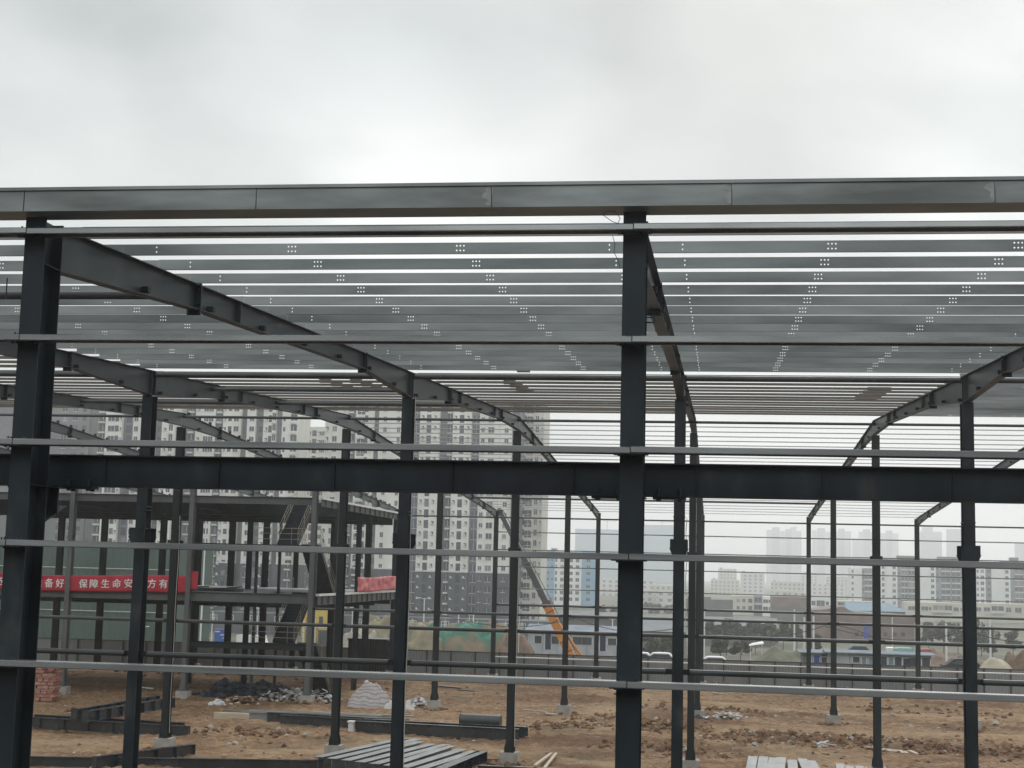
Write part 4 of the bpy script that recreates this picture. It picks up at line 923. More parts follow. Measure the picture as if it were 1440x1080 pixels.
tower('apartment_block', 'cream apartment block with white balconies above the faded red cloth', YA, 567, [
    (496, 521.5, 'white_wall', 1.1, [(504, 1.5, 1.6, 'plain'), (511, .9, 1.9, 'door'), (516.7, .7, .6, 'ac'), (503.6, 2.1, 2.6, 'balc', 1.3)]), (521.7, 528, 'grey_strip', 0, [(525, .9, 1.2, 'door')]),
    (528.2, 561, 'white_wall', .6, [(537, .9, 1.3, 'plain'), (556, .8, 1.4, 'plain')])], 802, grp=GA)
tower('apartment_block', 'tall central apartment block with tall dark door windows and a slate grey base', YA, 567, [
    (574, 587, 'grey_strip', 0, [(581, 1.6, 2.4, 'blue')]), (587.2, 615, 'white_wall', 1.5, [(600, 1.25, 2.2, 'door'), (591.3, .75, .7, 'ac', -.5), (608.7, .75, .7, 'ac', -.5)]), (615.2, 624, 'grey_wall', 0, []),
    (624.2, 633.5, 'grey_strip', 0, [(629, 1.3, 2.5, 'balc')]), (633.7, 660, 'white_wall', 1.5, [(646.5, 1.25, 2.2, 'door'), (637.5, .75, .7, 'ac', -.5), (655.3, .75, .7, 'ac', -.5)]), (660.2, 671, 'grey_strip', 0, [(666, 1.6, 2.0, 'blue')]),
    (671.2, 699, 'white_wall', .7, [(676, .95, 1.1, 'blue'), (687.7, 1.65, 1.5, 'plain')]), (699.2, 717, 'white_wall', .2, [(709, 1.05, 1.15, 'plain')]), (717.2, 727, 'grey_strip', 0, [])], 804, grp=GA)
tower('apartment_block', 'beige apartment block with stacked balconies right of the central one', YA+12, 567, [
    (727.3, 732, 'warm_wall', .4, [(730, .6, .8, 'ac')]), (732.2, 747, 'warm_wall', 1.1, [(736, .7, 1.7, 'door'), (742.5, 1.4, 1.4, 'plain'), (742.5, 1.9, 2.6, 'balc', 1.0)]), (747.2, 762, 'warm_wall', .3, [(752.5, .9, 1.6, 'plain'), (759, .5, .8, 'ac')])], None, grp=GA)
# white framed ground floor windows of the slate base
for (bx, n_, px0_, st_) in ():
    pass
q_w = []
gt = thing('shop_row', 'low slate grey shop row with white framed windows before the apartment blocks', 'shop row', (at(560, 880, 330).x, 330, -9))
xa, xb = at(262, 880, 330).x, at(772, 880, 330).x; q = MB(); q.box(xa, xb, 330, 340, -11, at(560, 868, 330).z); q.build('wall', M['grey_wall'], gt)
for px in (286, 300, 323, 350, 366, 391, 503, 522, 545, 580, 612, 626, 656, 671, 688, 711, 734, 757): p = at(px, 880-.0*px, 330); q_w.append((p.x, 330, at(560, 876.5, 330).z, 1.7, 1.35, 'framed'))
windows(gt, q_w)
# right half of the town
tower('tower_block', 'pale blue and white tower block right of the orange crane boom', 660, 774, [(762.5, 781, 'blue_wall', 0, [(772, .9, 1.1, 'plain'), (777.5, .9, 1.1, 'plain')]), (781.2, 785, 'white2', .3, [(783.2, .8, 1.7, 'door')]), (785.2, 819, 'white2', .8, [(791.5, 1.5, 1.5, 'plain'), (797, .8, 1.4, 'door'), (804, 1.7, 1.5, 'plain'), (813.3, 1.6, 1.5, 'plain')]), (819.2, 838, 'blue_wall', 0, [(828.3, 1.7, 1.4, 'plain')])], lo_py=842, roof_boxes=((775, 782, 771, 'dark_wall'),))
def block(name, lab, Y, px0_, px1_, top, m_, d=15, cat='building', grp=None, extra=(), gz0=-10, roofm=None):
    a, b = at(px0_, 800, Y).x, at(px1_, 800, Y).x; zt = at((px0_+px1_)/2, top, Y).z
    t = thing(name, lab, cat, ((a+b)/2, Y, gz0), grp); q = MB(); q.box(a, b, Y, Y+d, gz0-2, zt); q.build('wall', M[m_], t)
    if roofm: q = MB(); q.box(a-.3, b+.3, Y-.4, Y+d+.3, zt+.001, zt+.5); q.build('roof', M[roofm], t)
    for (pa, pb_, tp, m2, pr) in extra:
        a, b = at(pa, 800, Y).x, at(pb_, 800, Y).x; z2 = at((pa+pb_)/2, tp, Y).z; q = MB(); q.box(a, b, Y-pr, Y+d*.8, gz0 if pr > 0 else zt+.001, z2); q.build('wing', M[m2], t)
    return t
block('far_slab', 'huge pale blue netted slab block in the haze left of the middle column', 2200, 808, 946, 745, 'slab_wall', 40, extra=((880, 946.3, 738, 'slab_wall', 3),))
for k, (px, top, b0_) in enumerate(((853, 731, 745), (931, 733, 739))):
    Y = 2202; p = at(px, b0_, Y); z1 = at(px, top, Y).z; t = thing('tower_crane', 'thin hazy tower crane on the netted slab, %s one' % ('left' if k == 0 else 'right'), 'tower crane', (p.x, Y+10, p.z)); q = MB()
    q.bar((p.x, Y+10, p.z-5), (p.x, Y+10, z1), .7, .7); q.build('mast', M['steel_far'], t); q = MB(); q.bar((p.x-7, Y+10, z1-1.5), (p.x+14, Y+10, z1-1.5), .5, .5); q.build('jib', M['steel_far'], t)
YT = 2900; GT = 'hazy towers on the skyline'
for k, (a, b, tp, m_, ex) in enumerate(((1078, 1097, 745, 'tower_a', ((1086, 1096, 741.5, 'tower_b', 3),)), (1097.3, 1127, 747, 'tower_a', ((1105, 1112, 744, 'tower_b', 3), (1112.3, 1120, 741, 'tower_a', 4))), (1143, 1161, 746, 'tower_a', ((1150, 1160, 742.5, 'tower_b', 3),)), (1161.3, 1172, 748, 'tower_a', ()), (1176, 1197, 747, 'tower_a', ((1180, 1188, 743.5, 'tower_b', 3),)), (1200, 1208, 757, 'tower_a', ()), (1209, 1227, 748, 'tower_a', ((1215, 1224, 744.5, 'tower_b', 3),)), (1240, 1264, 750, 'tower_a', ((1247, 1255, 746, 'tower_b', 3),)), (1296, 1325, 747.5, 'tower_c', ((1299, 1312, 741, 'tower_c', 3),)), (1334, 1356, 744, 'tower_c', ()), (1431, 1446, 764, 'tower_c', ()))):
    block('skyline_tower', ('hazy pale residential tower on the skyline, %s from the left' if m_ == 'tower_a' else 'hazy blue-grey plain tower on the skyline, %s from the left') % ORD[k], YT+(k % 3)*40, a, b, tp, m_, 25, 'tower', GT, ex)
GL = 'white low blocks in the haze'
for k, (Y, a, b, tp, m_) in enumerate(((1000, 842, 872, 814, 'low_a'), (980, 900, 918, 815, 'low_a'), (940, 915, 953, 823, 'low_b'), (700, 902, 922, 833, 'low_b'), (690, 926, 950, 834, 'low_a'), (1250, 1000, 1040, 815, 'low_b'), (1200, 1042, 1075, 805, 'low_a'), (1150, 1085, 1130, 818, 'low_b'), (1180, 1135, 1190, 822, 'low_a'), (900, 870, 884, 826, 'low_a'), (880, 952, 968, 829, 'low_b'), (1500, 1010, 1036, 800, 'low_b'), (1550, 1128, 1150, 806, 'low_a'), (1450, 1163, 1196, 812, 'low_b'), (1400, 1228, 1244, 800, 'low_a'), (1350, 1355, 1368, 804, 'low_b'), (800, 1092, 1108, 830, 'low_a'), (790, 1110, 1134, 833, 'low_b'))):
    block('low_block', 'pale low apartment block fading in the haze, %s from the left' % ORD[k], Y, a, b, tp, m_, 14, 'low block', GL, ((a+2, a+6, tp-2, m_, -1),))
GM_ = 'mid-rise blocks at the right'
tower('midrise_block', 'white mid-rise block with one grey balcony stack left of the third row column', 740, 799, [(1196, 1212, 'white2', 0, [(1199, .9, 1.3, 'plain')]), (1212.2, 1228, 'bal_grey', -.3, [(1214, .9, 1.2, 'door'), (1221, 3.6, 2.6, 'balc')])], lo_py=846, grp=GM_, ppy=820, roof_boxes=((1203, 1222, 796, 'white2'),))
tower('midrise_block', 'white and blue-grey mid-rise block right of the third row column', 740, 785, [(1238, 1246, 'white2', 0, [(1242, 1.2, 1.6, 'plain')]), (1246.2, 1254, 'white2', .6, []), (1254.2, 1262, 'white2', 0, [(1257.5, 1.5, 1.5, 'plain')]), (1262.2, 1290, 'bal_grey', -.3, [(1272, 3.2, 2.6, 'balc'), (1282.5, 3.0, 2.6, 'balc'), (1264.5, .8, 1.2, 'door')])], lo_py=846, grp=GM_, ppy=820, roof_boxes=((1263, 1288, 781.5, 'dark_wall'),))
tower('midrise_block', 'white and blue-grey mid-rise block in the middle of the right group', 740, 787, [(1294, 1308, 'white2', .6, []), (1308.2, 1316, 'white2', 0, [(1311.5, 1.5, 1.6, 'plain')]), (1316.2, 1354, 'bal_grey', -.3, [(1330, 4.2, 2.6, 'balc'), (1344.5, 4.0, 2.6, 'balc'), (1318.5, .8, 1.2, 'door')])], lo_py=848, grp=GM_, ppy=820, roof_boxes=((1321, 1348, 783, 'dark_wall'),))
tower('midrise_block', 'white mid-rise block at the right edge beyond the second row column', 740, 791, [(1362, 1386, 'white2', 0, [(1375, .9, 1.3, 'plain'), (1381.5, 1.6, 1.6, 'plain')]), (1386.2, 1394, 'bal_grey', -.3, [(1391, 1.4, 1.5, 'door')]), (1394.2, 1411, 'white2', .6, []), (1411.2, 1421, 'white2', 0, [(1416, 1.5, 1.6, 'plain')]), (1421.2, 1460, 'bal_grey', -.3, [(1433, 3.8, 2.6, 'balc'), (1446, 3.8, 2.6, 'balc')])], lo_py=850, grp=GM_, ppy=820, roof_boxes=((1423.5, 1434, 784, 'dark_wall'), (1410, 1445, 789, 'bal_grey')))
GO = 'old cream flats at the right'
tower('old_flats', 'old cream flats below the mid-rises, left of the second row column', 600, 847.5, [(1274, 1356, 'cream2', 0, [(1282, 2.6, 1.5, 'plain'), (1300.5, 2.6, 1.5, 'plain'), (1308, 1.0, 1.2, 'door'), (1319.5, 4.2, 2.7, 'balc'), (1333.5, 2.9, 2.7, 'balc'), (1344.5, 1.9, 1.5, 'plain'), (1352, .8, 1.2, 'door')])], lo_py=900, grp=GO, ppy=860, first=2.4)
tower('old_flats', 'old cream flats at the right edge beyond the second row column', 600, 849, [(1366, 1460, 'cream2', 0, [(1376, 2.0, 1.5, 'plain'), (1388, 2.4, 1.5, 'plain'), (1403, 4.6, 2.7, 'balc'), (1418.5, 1.9, 1.8, 'plain'), (1432, 2.4, 1.9, 'plain'), (1446, 2.4, 1.9, 'plain')])], lo_py=905, grp=GO, ppy=860, first=2.4)
tower('old_flats', 'pale flats with a grey balcony stack left of the brown brick block', 600, 838, [(1028, 1060, 'cream2', 0, [(1046, 1.2, 1.3, 'plain'), (1038, 1.2, 1.3, 'plain'), (1055, 1.6, 1.6, 'door')]), (1060.2, 1072, 'bal_grey', -.2, [(1066, 2.7, 2.7, 'balc')]), (1072.2, 1090, 'white2', .2, [(1076.5, 1.9, 1.4, 'plain'), (1082, .8, 1.2, 'door')])], lo_py=878, grp=GO, ppy=860, first=2.0)
tower('old_flats', 'pale flats with wide windows behind the brown warehouse roof', 600, 840, [(1138, 1168, 'white2', 0, [(1144, 1.6, 1.8, 'plain'), (1154, 3.2, 2.2, 'plain'), (1163.5, 1.2, 1.4, 'door')]), (1168.2, 1232, 'cream2', -.3, [(1183, 2.6, 1.3, 'plain'), (1202, 4.6, 1.6, 'blue'), (1222, 4.0, 1.6, 'plain')], 1.4)], lo_py=865, grp=GO, ppy=860, first=2.6)
block('brick_block', 'brown brick block in the middle distance left of the far column', 520, 1086, 1136, 839.5, 'brown_wall', 20, extra=((1086.3, 1135, 853, 'dark_wall', .5),))
block('dark_block', 'windowless dark grey block right of the clustered middle columns', 500, 966, 1031, 843, 'dark_wall', 18, extra=((967, 1000, 839.5, 'dark_wall', -1),))
# brown warehouse with a curved gable, blue roofed shed behind it
Y = 380; t = thing('warehouse', 'brown brick warehouse with a humped gable left of the third row column', 'warehouse', (at(1190, 880, Y).x, Y, -10)); q = MB()
prof = [(1139, 858), (1160, 857), (1172, 855), (1182, 853.5), (1188, 854), (1194, 858), (1202, 861), (1268, 866), (1292, 868)]
pts = [(at(px, py, Y).x, at(px, py, Y).z) for px, py in prof]; pts += [(pts[-1][0], -12), (pts[0][0], -12)]
q.extrude(list(reversed(pts)), 'y', Y, Y+26); q.build('wall', M['brown_wall'], t)
for px in (1205, 1214, 1245, 1258, 1270): p = at(px, 892, Y); q = MB(); q.box(p.x-.5, p.x+.5, Y-.03, Y+.1, p.z-.5, p.z+.5); q.build('window', M['glass'], t)
Y = 440; t = thing('blue_roof_shed', 'shed with a pale blue sheet roof behind the brown warehouse', 'shed', (at(1232, 870, Y).x, Y, -10)); a, b = at(1190, 860, Y), at(1278, 861, Y)
q = MB(); q.box(a.x+1, b.x-1, Y, Y+16, -12, at(1230, 859.5, Y).z); q.build('wall', M['dark_wall'], t)
for px in range(1206, 1268, 6): p = at(px, 863.5, Y); q = MB(); q.box(p.x-.35, p.x+.35, Y-.03, Y+.1, p.z-.5, p.z+.6); q.build('window', M['glass'], t)
zt = at(1225, 848.5, Y).z; zb = at(1225, 859.3, Y).z; q = MB(); q.hexa([(a.x-.5, Y-.8, zb), (b.x+.6, Y-.8, zb), (b.x+.6, Y+16.5, zb), (a.x-.5, Y+16.5, zb), (a.x+.3, Y+7, zt), (b.x-5.5, Y+7, zt), (b.x-5.5, Y+9, zt), (a.x+.3, Y+9, zt)]); q.build('roof', M['blue_roof'], t)
def shed(name, lab, Y, p0, p1, eave, ridge, wm, rm, d=14, gz0=-9):
    a, b = at(p0, eave, Y).x, at(p1, eave, Y).x; ze, zr = at((p0+p1)/2, eave, Y).z, at((p0+p1)/2, ridge, Y+d/2).z
    t = thing(name, lab, 'shed', ((a+b)/2, Y, gz0)); q = MB(); q.box(a, b, Y, Y+d, gz0-2, ze); q.build('wall', M[wm], t)
    q = MB(); q.hexa([(a-.4, Y-.5, ze+.001), (b+.4, Y-.5, ze+.001), (b+.4, Y+d+.5, ze+.001), (a-.4, Y+d+.5, ze+.001), (a-.4, Y+d/2-.1, zr), (b+.4, Y+d/2-.1, zr), (b+.4, Y+d/2+.1, zr), (a-.4, Y+d/2+.1, zr)]); q.build('roof', M[rm], t); return t
shed('long_shed', 'long shed with a dark grey roof left of the middle front column', 300, 772, 882, 869, 860, 'dark_wall', 'roof_grey')
shed('long_shed', 'long shed with a blue-grey roof right of the middle front column', 280, 884, 962, 888, 866, 'dark_wall', 'roof_grey', 24)
shed('long_shed', 'long low shed with a grey roof before the pale flats', 340, 985, 1092, 880, 868, 'dark_wall', 'roof_grey')
# trees
def tree(px, base, top, Y, wpx, lab, mm, seed, trunk=True, zb=None):
    rr = random.Random(seed); b = at(px, base, Y); tp = at(px, top, Y); h = tp.z-b.z; w = abs(at(px+wpx/2, base, Y).x-at(px-wpx/2, base, Y).x)/2
    zg = gz(b.x, Y) if zb is None else zb
    t = thing('tree', lab, 'tree', (b.x, Y, zg), 'trees and bushes of the middle distance'); q = MB()
    q.tube((b.x, Y, zg-.3), (b.x+.1*w, Y, tp.z-h*.45), max(.12, .05*w), 7, 0, max(.05, .02*w))
    for i in range(5):
        a = rr.uniform(0, 6.28); z0 = tp.z-h*rr.uniform(.45, .8); q.tube((b.x+.05*w, Y, z0), (b.x+.6*w*math.cos(a), Y+.6*w*math.sin(a), z0+h*.3), max(.05, .02*w), 5, 0, .03)
    q.build('trunk', M['bark'], t); q = MB()
    cl_ = []
    for i in range(13):
        a = rr.uniform(0, 6.28); r_ = math.sqrt(rr.random())*.72; z = rr.uniform(.12, .86); k = math.sin(math.pi*min(1, .15+z*.85))**.6
        cl_.append((b.x+w*r_*k*math.cos(a), Y+w*r_*k*math.sin(a), b.z+h*z, w*rr.uniform(.22, .42), h*rr.uniform(.12, .22), rr.random()))
    for i in range(1500):
        c = rr.choice(cl_); d = Vector((rr.gauss(0, 1), rr.gauss(0, 1), rr.gauss(0, 1))); d = d.normalized()*(rr.random()**.45)
        p = Vector((c[0]+d.x*c[3], Y+(c[1]-Y)+d.y*c[3], c[2]+d.z*c[4])); s = w*.045*(.6+rr.random())+.1
        u = Vector((rr.gauss(0, 1), rr.gauss(0, 1), rr.gauss(0, .6))).normalized(); v = u.cross(Vector((rr.gauss(0, 1), rr.gauss(0, 1), rr.gauss(0, 1)))).normalized()
        q.poly([p-u*s-v*s*.6, p+u*s-v*s*.6, p+u*s*.8+v*s*.6, p-u*s*.8+v*s*.6], 0 if c[5] < .62 else 1)
    q.build('crown', [M[mm], M['leaf2'] if mm == 'leaf' else M['leaf']], t)
tl = [(846, 890, 848, 420, 24, 'leaf'), (866, 892, 852, 420, 26, 'leaf'), (912, 866, 846, 600, 20, 'leaf'), (925, 866, 849, 600, 16, 'leaf'), (940, 866, 850, 600, 22, 'leaf'), (893, 918, 890, 240, 30, 'leaf2'), (915, 919, 892, 230, 34, 'leaf2'), (940, 920, 894, 235, 36, 'leaf2'),
      (1002, 900, 872, 310, 30, 'leaf'), (1022, 903, 870, 300, 34, 'leaf'), (1043, 905, 874, 300, 36, 'leaf'), (1062, 903, 872, 310, 32, 'leaf2'), (1083, 903, 874, 310, 34, 'leaf'), (1101, 900, 872, 320, 30, 'leaf'), (1120, 902, 876, 310, 30, 'leaf'), (1012, 920, 896, 220, 34, 'leaf'), (1040, 921, 900, 215, 34, 'leaf'),
      (1305, 905, 874, 350, 26, 'leaf'), (1327, 904, 868, 350, 38, 'leaf'), (1347, 908, 876, 350, 24, 'leaf'), (1380, 915, 868, 340, 30, 'leaf'), (1395, 918, 880, 330, 30, 'leaf'), (1424, 912, 884, 330, 34, 'leaf2'), (765, 905, 878, 330, 26, 'leaf'), (1365, 910, 872, 350, 24, 'leaf'), (1150, 915, 890, 260, 26, 'leaf2'), (540, 905, 890, 260, 26, 'leaf'), (310, 905, 888, 250, 24, 'leaf'), (352, 906, 884, 250, 26, 'leaf')]
tl.sort(key=lambda r: r[0])
for i, (px, b_, tp_, Y, w_, mm) in enumerate(tl):
    tree(px, b_, tp_, Y, w_, '%s hazy %s in the middle distance, %s from the left' % ('dark olive' if mm == 'leaf' else 'pale olive', 'tree' if b_-tp_ > 27 else 'bush', ORD[i]), mm, 100+i)

# earth heaps, nets, huts and vehicles just beyond the hoarding
heap(540, 912, 4.6, 4, 3.8, 'earth_heap', M['heap'], 'pale olive earth heap behind the hoarding left of the second column', 'earth heap', 60, .35, 44, -2.8, 152, .3, .5)
heap(590, 912, 4.4, 4, 3.75, 'earth_heap', M['heap'], 'pale olive earth heap next to the green netted mound', 'earth heap', 69, .35, 44, -2.8, 151, .3, .5)
heap(662, 914, 6.6, 4, 3.8, 'green_net_mound', M['green_mix'], 'long earth mound under bright green dust net behind the hoarding', 'netted mound', 61, .38, 54, -2.9, 152, .5, .4)
heap(722, 914, 2.6, 3, 2.9, 'earth_heap', M['heap_red'], 'reddish earth heap right of the green netted mound', 'earth heap', 63, .3, 30, -2.7, 148, .3, .6)
heap(505, 911, 2.8, 2.5, 2.6, 'earth_heap', M['stone'], 'low whitish heap behind the dark container', 'earth heap', 64, .4, 24, -2.6, 150, .3, .5)
heap(1103, 924, 5.2, 4, 3.0, 'grass_mound', M['scrub'], 'grey-green grassy mound behind the hoarding left of the far column', 'grass mound', 65, .25, 36, -3.8, 150, .2, .6)
heap(1325, 914, 8, 5, 3.2, 'earth_heap', M['heap_red'], 'pinkish earth bank behind the small site huts', 'earth heap', 66, .4, 30, -7.8, 235, .3, .5)
heap(1399, 938, 2.2, 2.0, 2.3, 'sheeted_heap', M['sand'], 'cream sheeted heap with dark drips behind the right end of the hoarding', 'sheeted heap', 67, .1, 30, -1.35, 116, 0, .9)
heap(1440, 938, 2.2, 1.5, 2.9, 'earth_heap', M['heap_red'], 'brown earth heap at the right edge beside the cream sheeted heap', 'earth heap', 68, .3, 24, -1.4, 118, .2, .6)
heap(1437, 920, 1.3, 1.0, .9, 'red_cover', M['dkroof'], 'dark red cover at the right edge above the brown heap', 'cover', 69, .2, 18, None, 130)
def hut(name, lab, Y, p0, p1, roof_py, rt, wall_m, roof_m, wins, d=5, grp=None):
    a, b = at(p0, roof_py, Y).x, at(p1, roof_py, Y).x; zt = at((p0+p1)/2, roof_py+rt, Y).z; zr = at((p0+p1)/2, roof_py, Y).z; zg = gz((a+b)/2, Y)
    t = thing(name, lab, 'site hut', ((a+b)/2, Y, zg), grp); q = MB(); q.box(a, b, Y, Y+d, zg-.3, zt); q.build('wall', M[wall_m], t)
    q = MB(); q.hexa([(a-.4, Y-.5, zt+.002), (b+.4, Y-.5, zt+.002), (b+.4, Y+d+.4, zt+.002), (a-.4, Y+d+.4, zt+.002), (a-.4, Y-.5, zt+.1), (b+.4, Y-.5, zt+.1), (b+.4, Y+d, zr+.1), (a-.4, Y+d, zr+.1)]); q.build('roof', M[roof_m], t)
    for (px, w, h, z, m_) in wins:
        x = at(px, roof_py+8, Y).x; q = MB(); q.box(x-w/2, x+w/2, Y-.04, Y+.1, zt-z-h/2, zt-z+h/2); o = q.build('door' if h > 1.5 else 'window', M[m_], t)
        q = MB()
        for s in (-1, 1): q.box(x+s*w/2-.04, x+s*w/2+.04, Y-.08, Y-.041, zt-z-h/2, zt-z+h/2)
        q.box(x-w/2, x+w/2, Y-.08, Y-.0411, zt-z+h/2+.001, zt-z+h/2+.07); q.build('frame', M['frame'], o)
    for k in range(int((b-a)/1.8)+1):
        x = a+.05+(b-a-.1)*k/max(1, int((b-a)/1.8)); q = MB(); q.box(x-.03, x+.03, Y-.03, Y-.001, zg, zt-.01); q.build('panel_joint', M['hut_roof'], t)
hut('site_hut', 'long white prefabricated hut with a grey-blue roof right of the orange boom', 165, 742, 868, 882, 7, 'hut', 'hut_roof', ((757, .95, .9, 1.0, 'glass'), (771, .8, 1.9, 1.2, 'navy'), (781, 1.0, .9, 1.0, 'glass'), (812, 1.2, .9, 1.0, 'glass'), (826, 1.2, .9, 1.0, 'glass'), (848, .8, 1.9, 1.2, 'navy'), (861, 1.1, .8, 1.0, 'glass')))
hut('site_hut', 'row of small white site huts with dark doors behind the right hoarding', 128, 1166, 1309, 918.5, 1.6, 'hut', 'hut_roof', ((1204, .7, .5, .55, 'glass'), (1216, .6, .8, .7, 'hut_roof'), (1223, .6, 1.0, .8, 'blue_roof'), (1243, .6, 1.6, 1.0, 'glass'), (1253, .5, .6, .6, 'blue_roof'), (1263, .7, 1.6, 1.0, 'glass'), (1274, .6, 1.2, .9, 'navy'), (1284, .7, 1.4, .9, 'glass'), (1302, .8, 1.5, .95, 'glass')), d=2.6)
hut('site_hut', 'small grey hut with a blue door left of the row of white huts', 130, 1128, 1164, 916.5, 2, 'dark_wall', 'hut_roof', ((1148, .9, 1.0, .7, 'blue_tarp'), (1139, .6, .6, .6, 'glass'), (1158, .7, .5, .6, 'glass')), d=2.6)
def boxy(name, lab, cat, Y, p0, p1, top, bot, m_, d=2.0, extra=None):
    a, b = at(p0, bot, Y), at(p1, bot, Y); zt = at((p0+p1)/2, top, Y).z; q = MB(); q.extrude([(a.x, b.z), (b.x, b.z), (b.x, zt-.1), (b.x-.12*(b.x-a.x), zt), (a.x+.12*(b.x-a.x), zt), (a.x, zt-.1)], 'y', Y, Y+d); return tag(q.build(name, M[m_]), lab, cat)
boxy('sheet_stack', 'teal sheets stacked behind the row of white huts', 'sheets', 150, 1260, 1286, 911.5, 926, 'teal')
boxy('white_stack', 'white bales beside the teal sheets behind the huts', 'bales', 152, 1248, 1259, 911, 926, 'white_metal')
boxy('red_container', 'dark red container end behind the right end of the huts', 'container', 150, 1297, 1310, 913, 928, 'dkroof')
boxy('blue_tarpaulin', 'blue tarpaulin hanging left of the third row column', 'tarpaulin', 300, 1215, 1223, 881, 899, 'blue_tarp', .6)
Y = 185; p = at(1064, 906, Y); t = thing('canopy', 'white sheet canopy on thin posts beyond the hoarding', 'canopy', (p.x, Y, gz(p.x, Y))); q = MB()
q.hexa([(p.x-1.0, Y-1, p.z-.2), (p.x+.9, Y-1, p.z+.1), (p.x+.9, Y+1, p.z+.2), (p.x-1.0, Y+1, p.z-.1), (p.x-.7, Y-.8, p.z+.0), (p.x+.9, Y-.8, p.z+.3), (p.x+.8, Y+.8, p.z+.4), (p.x-.6, Y+.8, p.z+.1)]); q.build('sheet', M['white_metal'], t)
for s in (-.8, .7):
    q = MB(); q.tube((p.x+s, Y, p.z-6), (p.x+s, Y, p.z+.05), .05, 6); q.build('post', M['white_metal'], t)
heap(1062, 922, 3.2, 2.0, 1.6, 'pale_shrubs', M['leaf2'], 'pale green low shrubs under the white canopy', 'shrubs', 70, .8, 26, None, 150)
# mobile crane
Y = 138; ct = thing('mobile_crane', 'orange mobile crane with a long raised boom behind the hoarding', 'crane', (at(812, 925, Y).x, Y, gz(10, Y)))
def P3(px, py, dy=0): return at(px, py, Y+dy)
b0_, b1_, b2_, b3_, b4_ = P3(806, 930), P3(768, 848), P3(741, 793), P3(722, 757), P3(703, 720)
q = MB(); q.bar(b0_, b1_, .8, .85); q.build('boom_base', M['orange'], ct)
q = MB(); q.bar(b1_-(b1_-b0_).normalized()*.4, b1_+(b1_-b0_).normalized()*.15, .92, .95); q.build('boom_collar', M['rust'], ct)
for a, b, w in ((b1_, b2_, .62), (b2_, b3_, .54), (b3_, b4_, .46)):
    d = (b-a).normalized(); q = MB(); q.bar(a+d*.16, b, w, w); q.bar(b-d*.25, b+d*.08, w+.12, w+.12); q.build('boom_section', M['boom_grey'], ct)
q = MB(); q.tube(P3(826, 935), P3(788, 880, .3), .16, 10); q.build('lift_cylinder', M['orange'], ct)
q = MB(); q.path([b4_+Vector((.3, 0, .25)), b3_+Vector((.42, 0, .2)), b1_+Vector((.62, 0, .1)), b0_+Vector((.7, 0, 0))], .035, 5); q.build('hoist_rope', M['cable'], ct)
q = MB(); q.tube(b4_+Vector((0, -.34, .1)), b4_+Vector((0, .34, .1)), .3, 12); q.build('head_sheave', M['steel'], ct)
for k in range(5):
    c_ = b1_.lerp(b0_, .15+.17*k); q = MB(); q.bar(c_-(b0_-b1_).normalized()*.05, c_+(b0_-b1_).normalized()*.05, .84, .89); q.build('boom_rib', M['rust'], ct)
q = MB(); g0 = gz(b0_.x, Y); q.box(b0_.x-5, b0_.x+4.5, Y-1.2, Y+1.2, g0+.6, g0+1.3); q.build('carrier', M['orange'], ct)
q = MB(); q.box(b0_.x-6.4, b0_.x-5.01, Y-1.2, Y+.2, g0+.5, g0+1.9); q.build('cab', M['orange'], ct)
q = MB(); q.box(b0_.x-.6, b0_.x+2.4, Y-1.1, Y+1.1, g0+1.301, g0+2.0); q.build('turret', M['orange'], ct)
for x in (-4.4, -3.0, 1.6, 3.0):
    for s in (-1, 1): q = MB(); q.tube((b0_.x+x, Y+s*1.25, g0+.52), (b0_.x+x, Y+s*.95, g0+.52), .52, 14); q.build('wheel', M['rubber'], ct)
# green netted scaffold left, shop, road sign, van
Y = 235; t = thing('netted_scaffold', 'tall green safety net on scaffolding behind the left hoarding', 'scaffold', (at(110, 850, Y).x, Y, -9)); a, b = at(-60, 850, Y).x, at(243, 850, Y).x; zt = at(100, 768, Y).z; q = MB()
nx_ = 90; v0 = []
for i in range(nx_):
    x0_, x1_ = a+(b-a)*i/nx_, a+(b-a)*(i+1)/nx_; y0_, y1_ = Y+.12*math.sin(i*1.9), Y+.12*math.sin((i+1)*1.9); q.poly([(x0_, y0_, -10), (x1_, y1_, -10), (x1_, y1_, zt), (x0_, y0_, zt)])
q.poly([(b, Y, -10), (b, Y+20, -10), (b, Y+20, zt), (b, Y, zt)]); q.build('net', M['green_net'], t)
for z in (at(100, 798, Y).z, at(100, 858, Y).z): q = MB(); q.tube((a, Y-.25, z), (b, Y-.25, z), .09, 6); q.build('edge_rope', M['rope'], t)
for k in range(13): x = a+(b-a)*k/12; q = MB(); q.tube((x, Y+.4, -10), (x, Y+.4, zt+.8), .06, 6); q.build('scaffold_pole', M['steel_far'], t)
Y = 250; t = thing('yellow_shop', 'yellow fronted shop seen under the staircase landing', 'shop', (at(445, 880, Y).x, Y, -9)); a, b = at(424, 880, Y).x, at(463, 880, Y).x; q = MB(); q.box(a, b, Y, Y+8, -10, at(445, 852, Y).z); q.build('wall', M['yellow'], t)
for (px0_, px1_, y0_, y1_, m_, n_) in ((448, 459, 886, 912, 'glass', 'door'), (430, 440, 884, 912, 'dark_wall', 'door'), (449, 454, 867, 877, 'glass', 'window'), (431, 440, 868, 877, 'orange', 'sign_board'), (426, 462, 880.5, 883.5, 'white_metal', 'canopy_edge')):
    u, v = at(px0_, y0_, Y), at(px1_, y1_, Y); q = MB(); q.box(u.x, v.x, Y-.12, Y-.001, v.z, u.z); q.build(n_, M[m_], t)
for px in (429.5, 445, 464): p = at(px, 880, Y); q = MB(); q.tube((p.x, Y-1.2, -10), (p.x, Y-1.2, at(px, 870, Y).z), .14, 8); q.build('post', M['white_metal'], t)
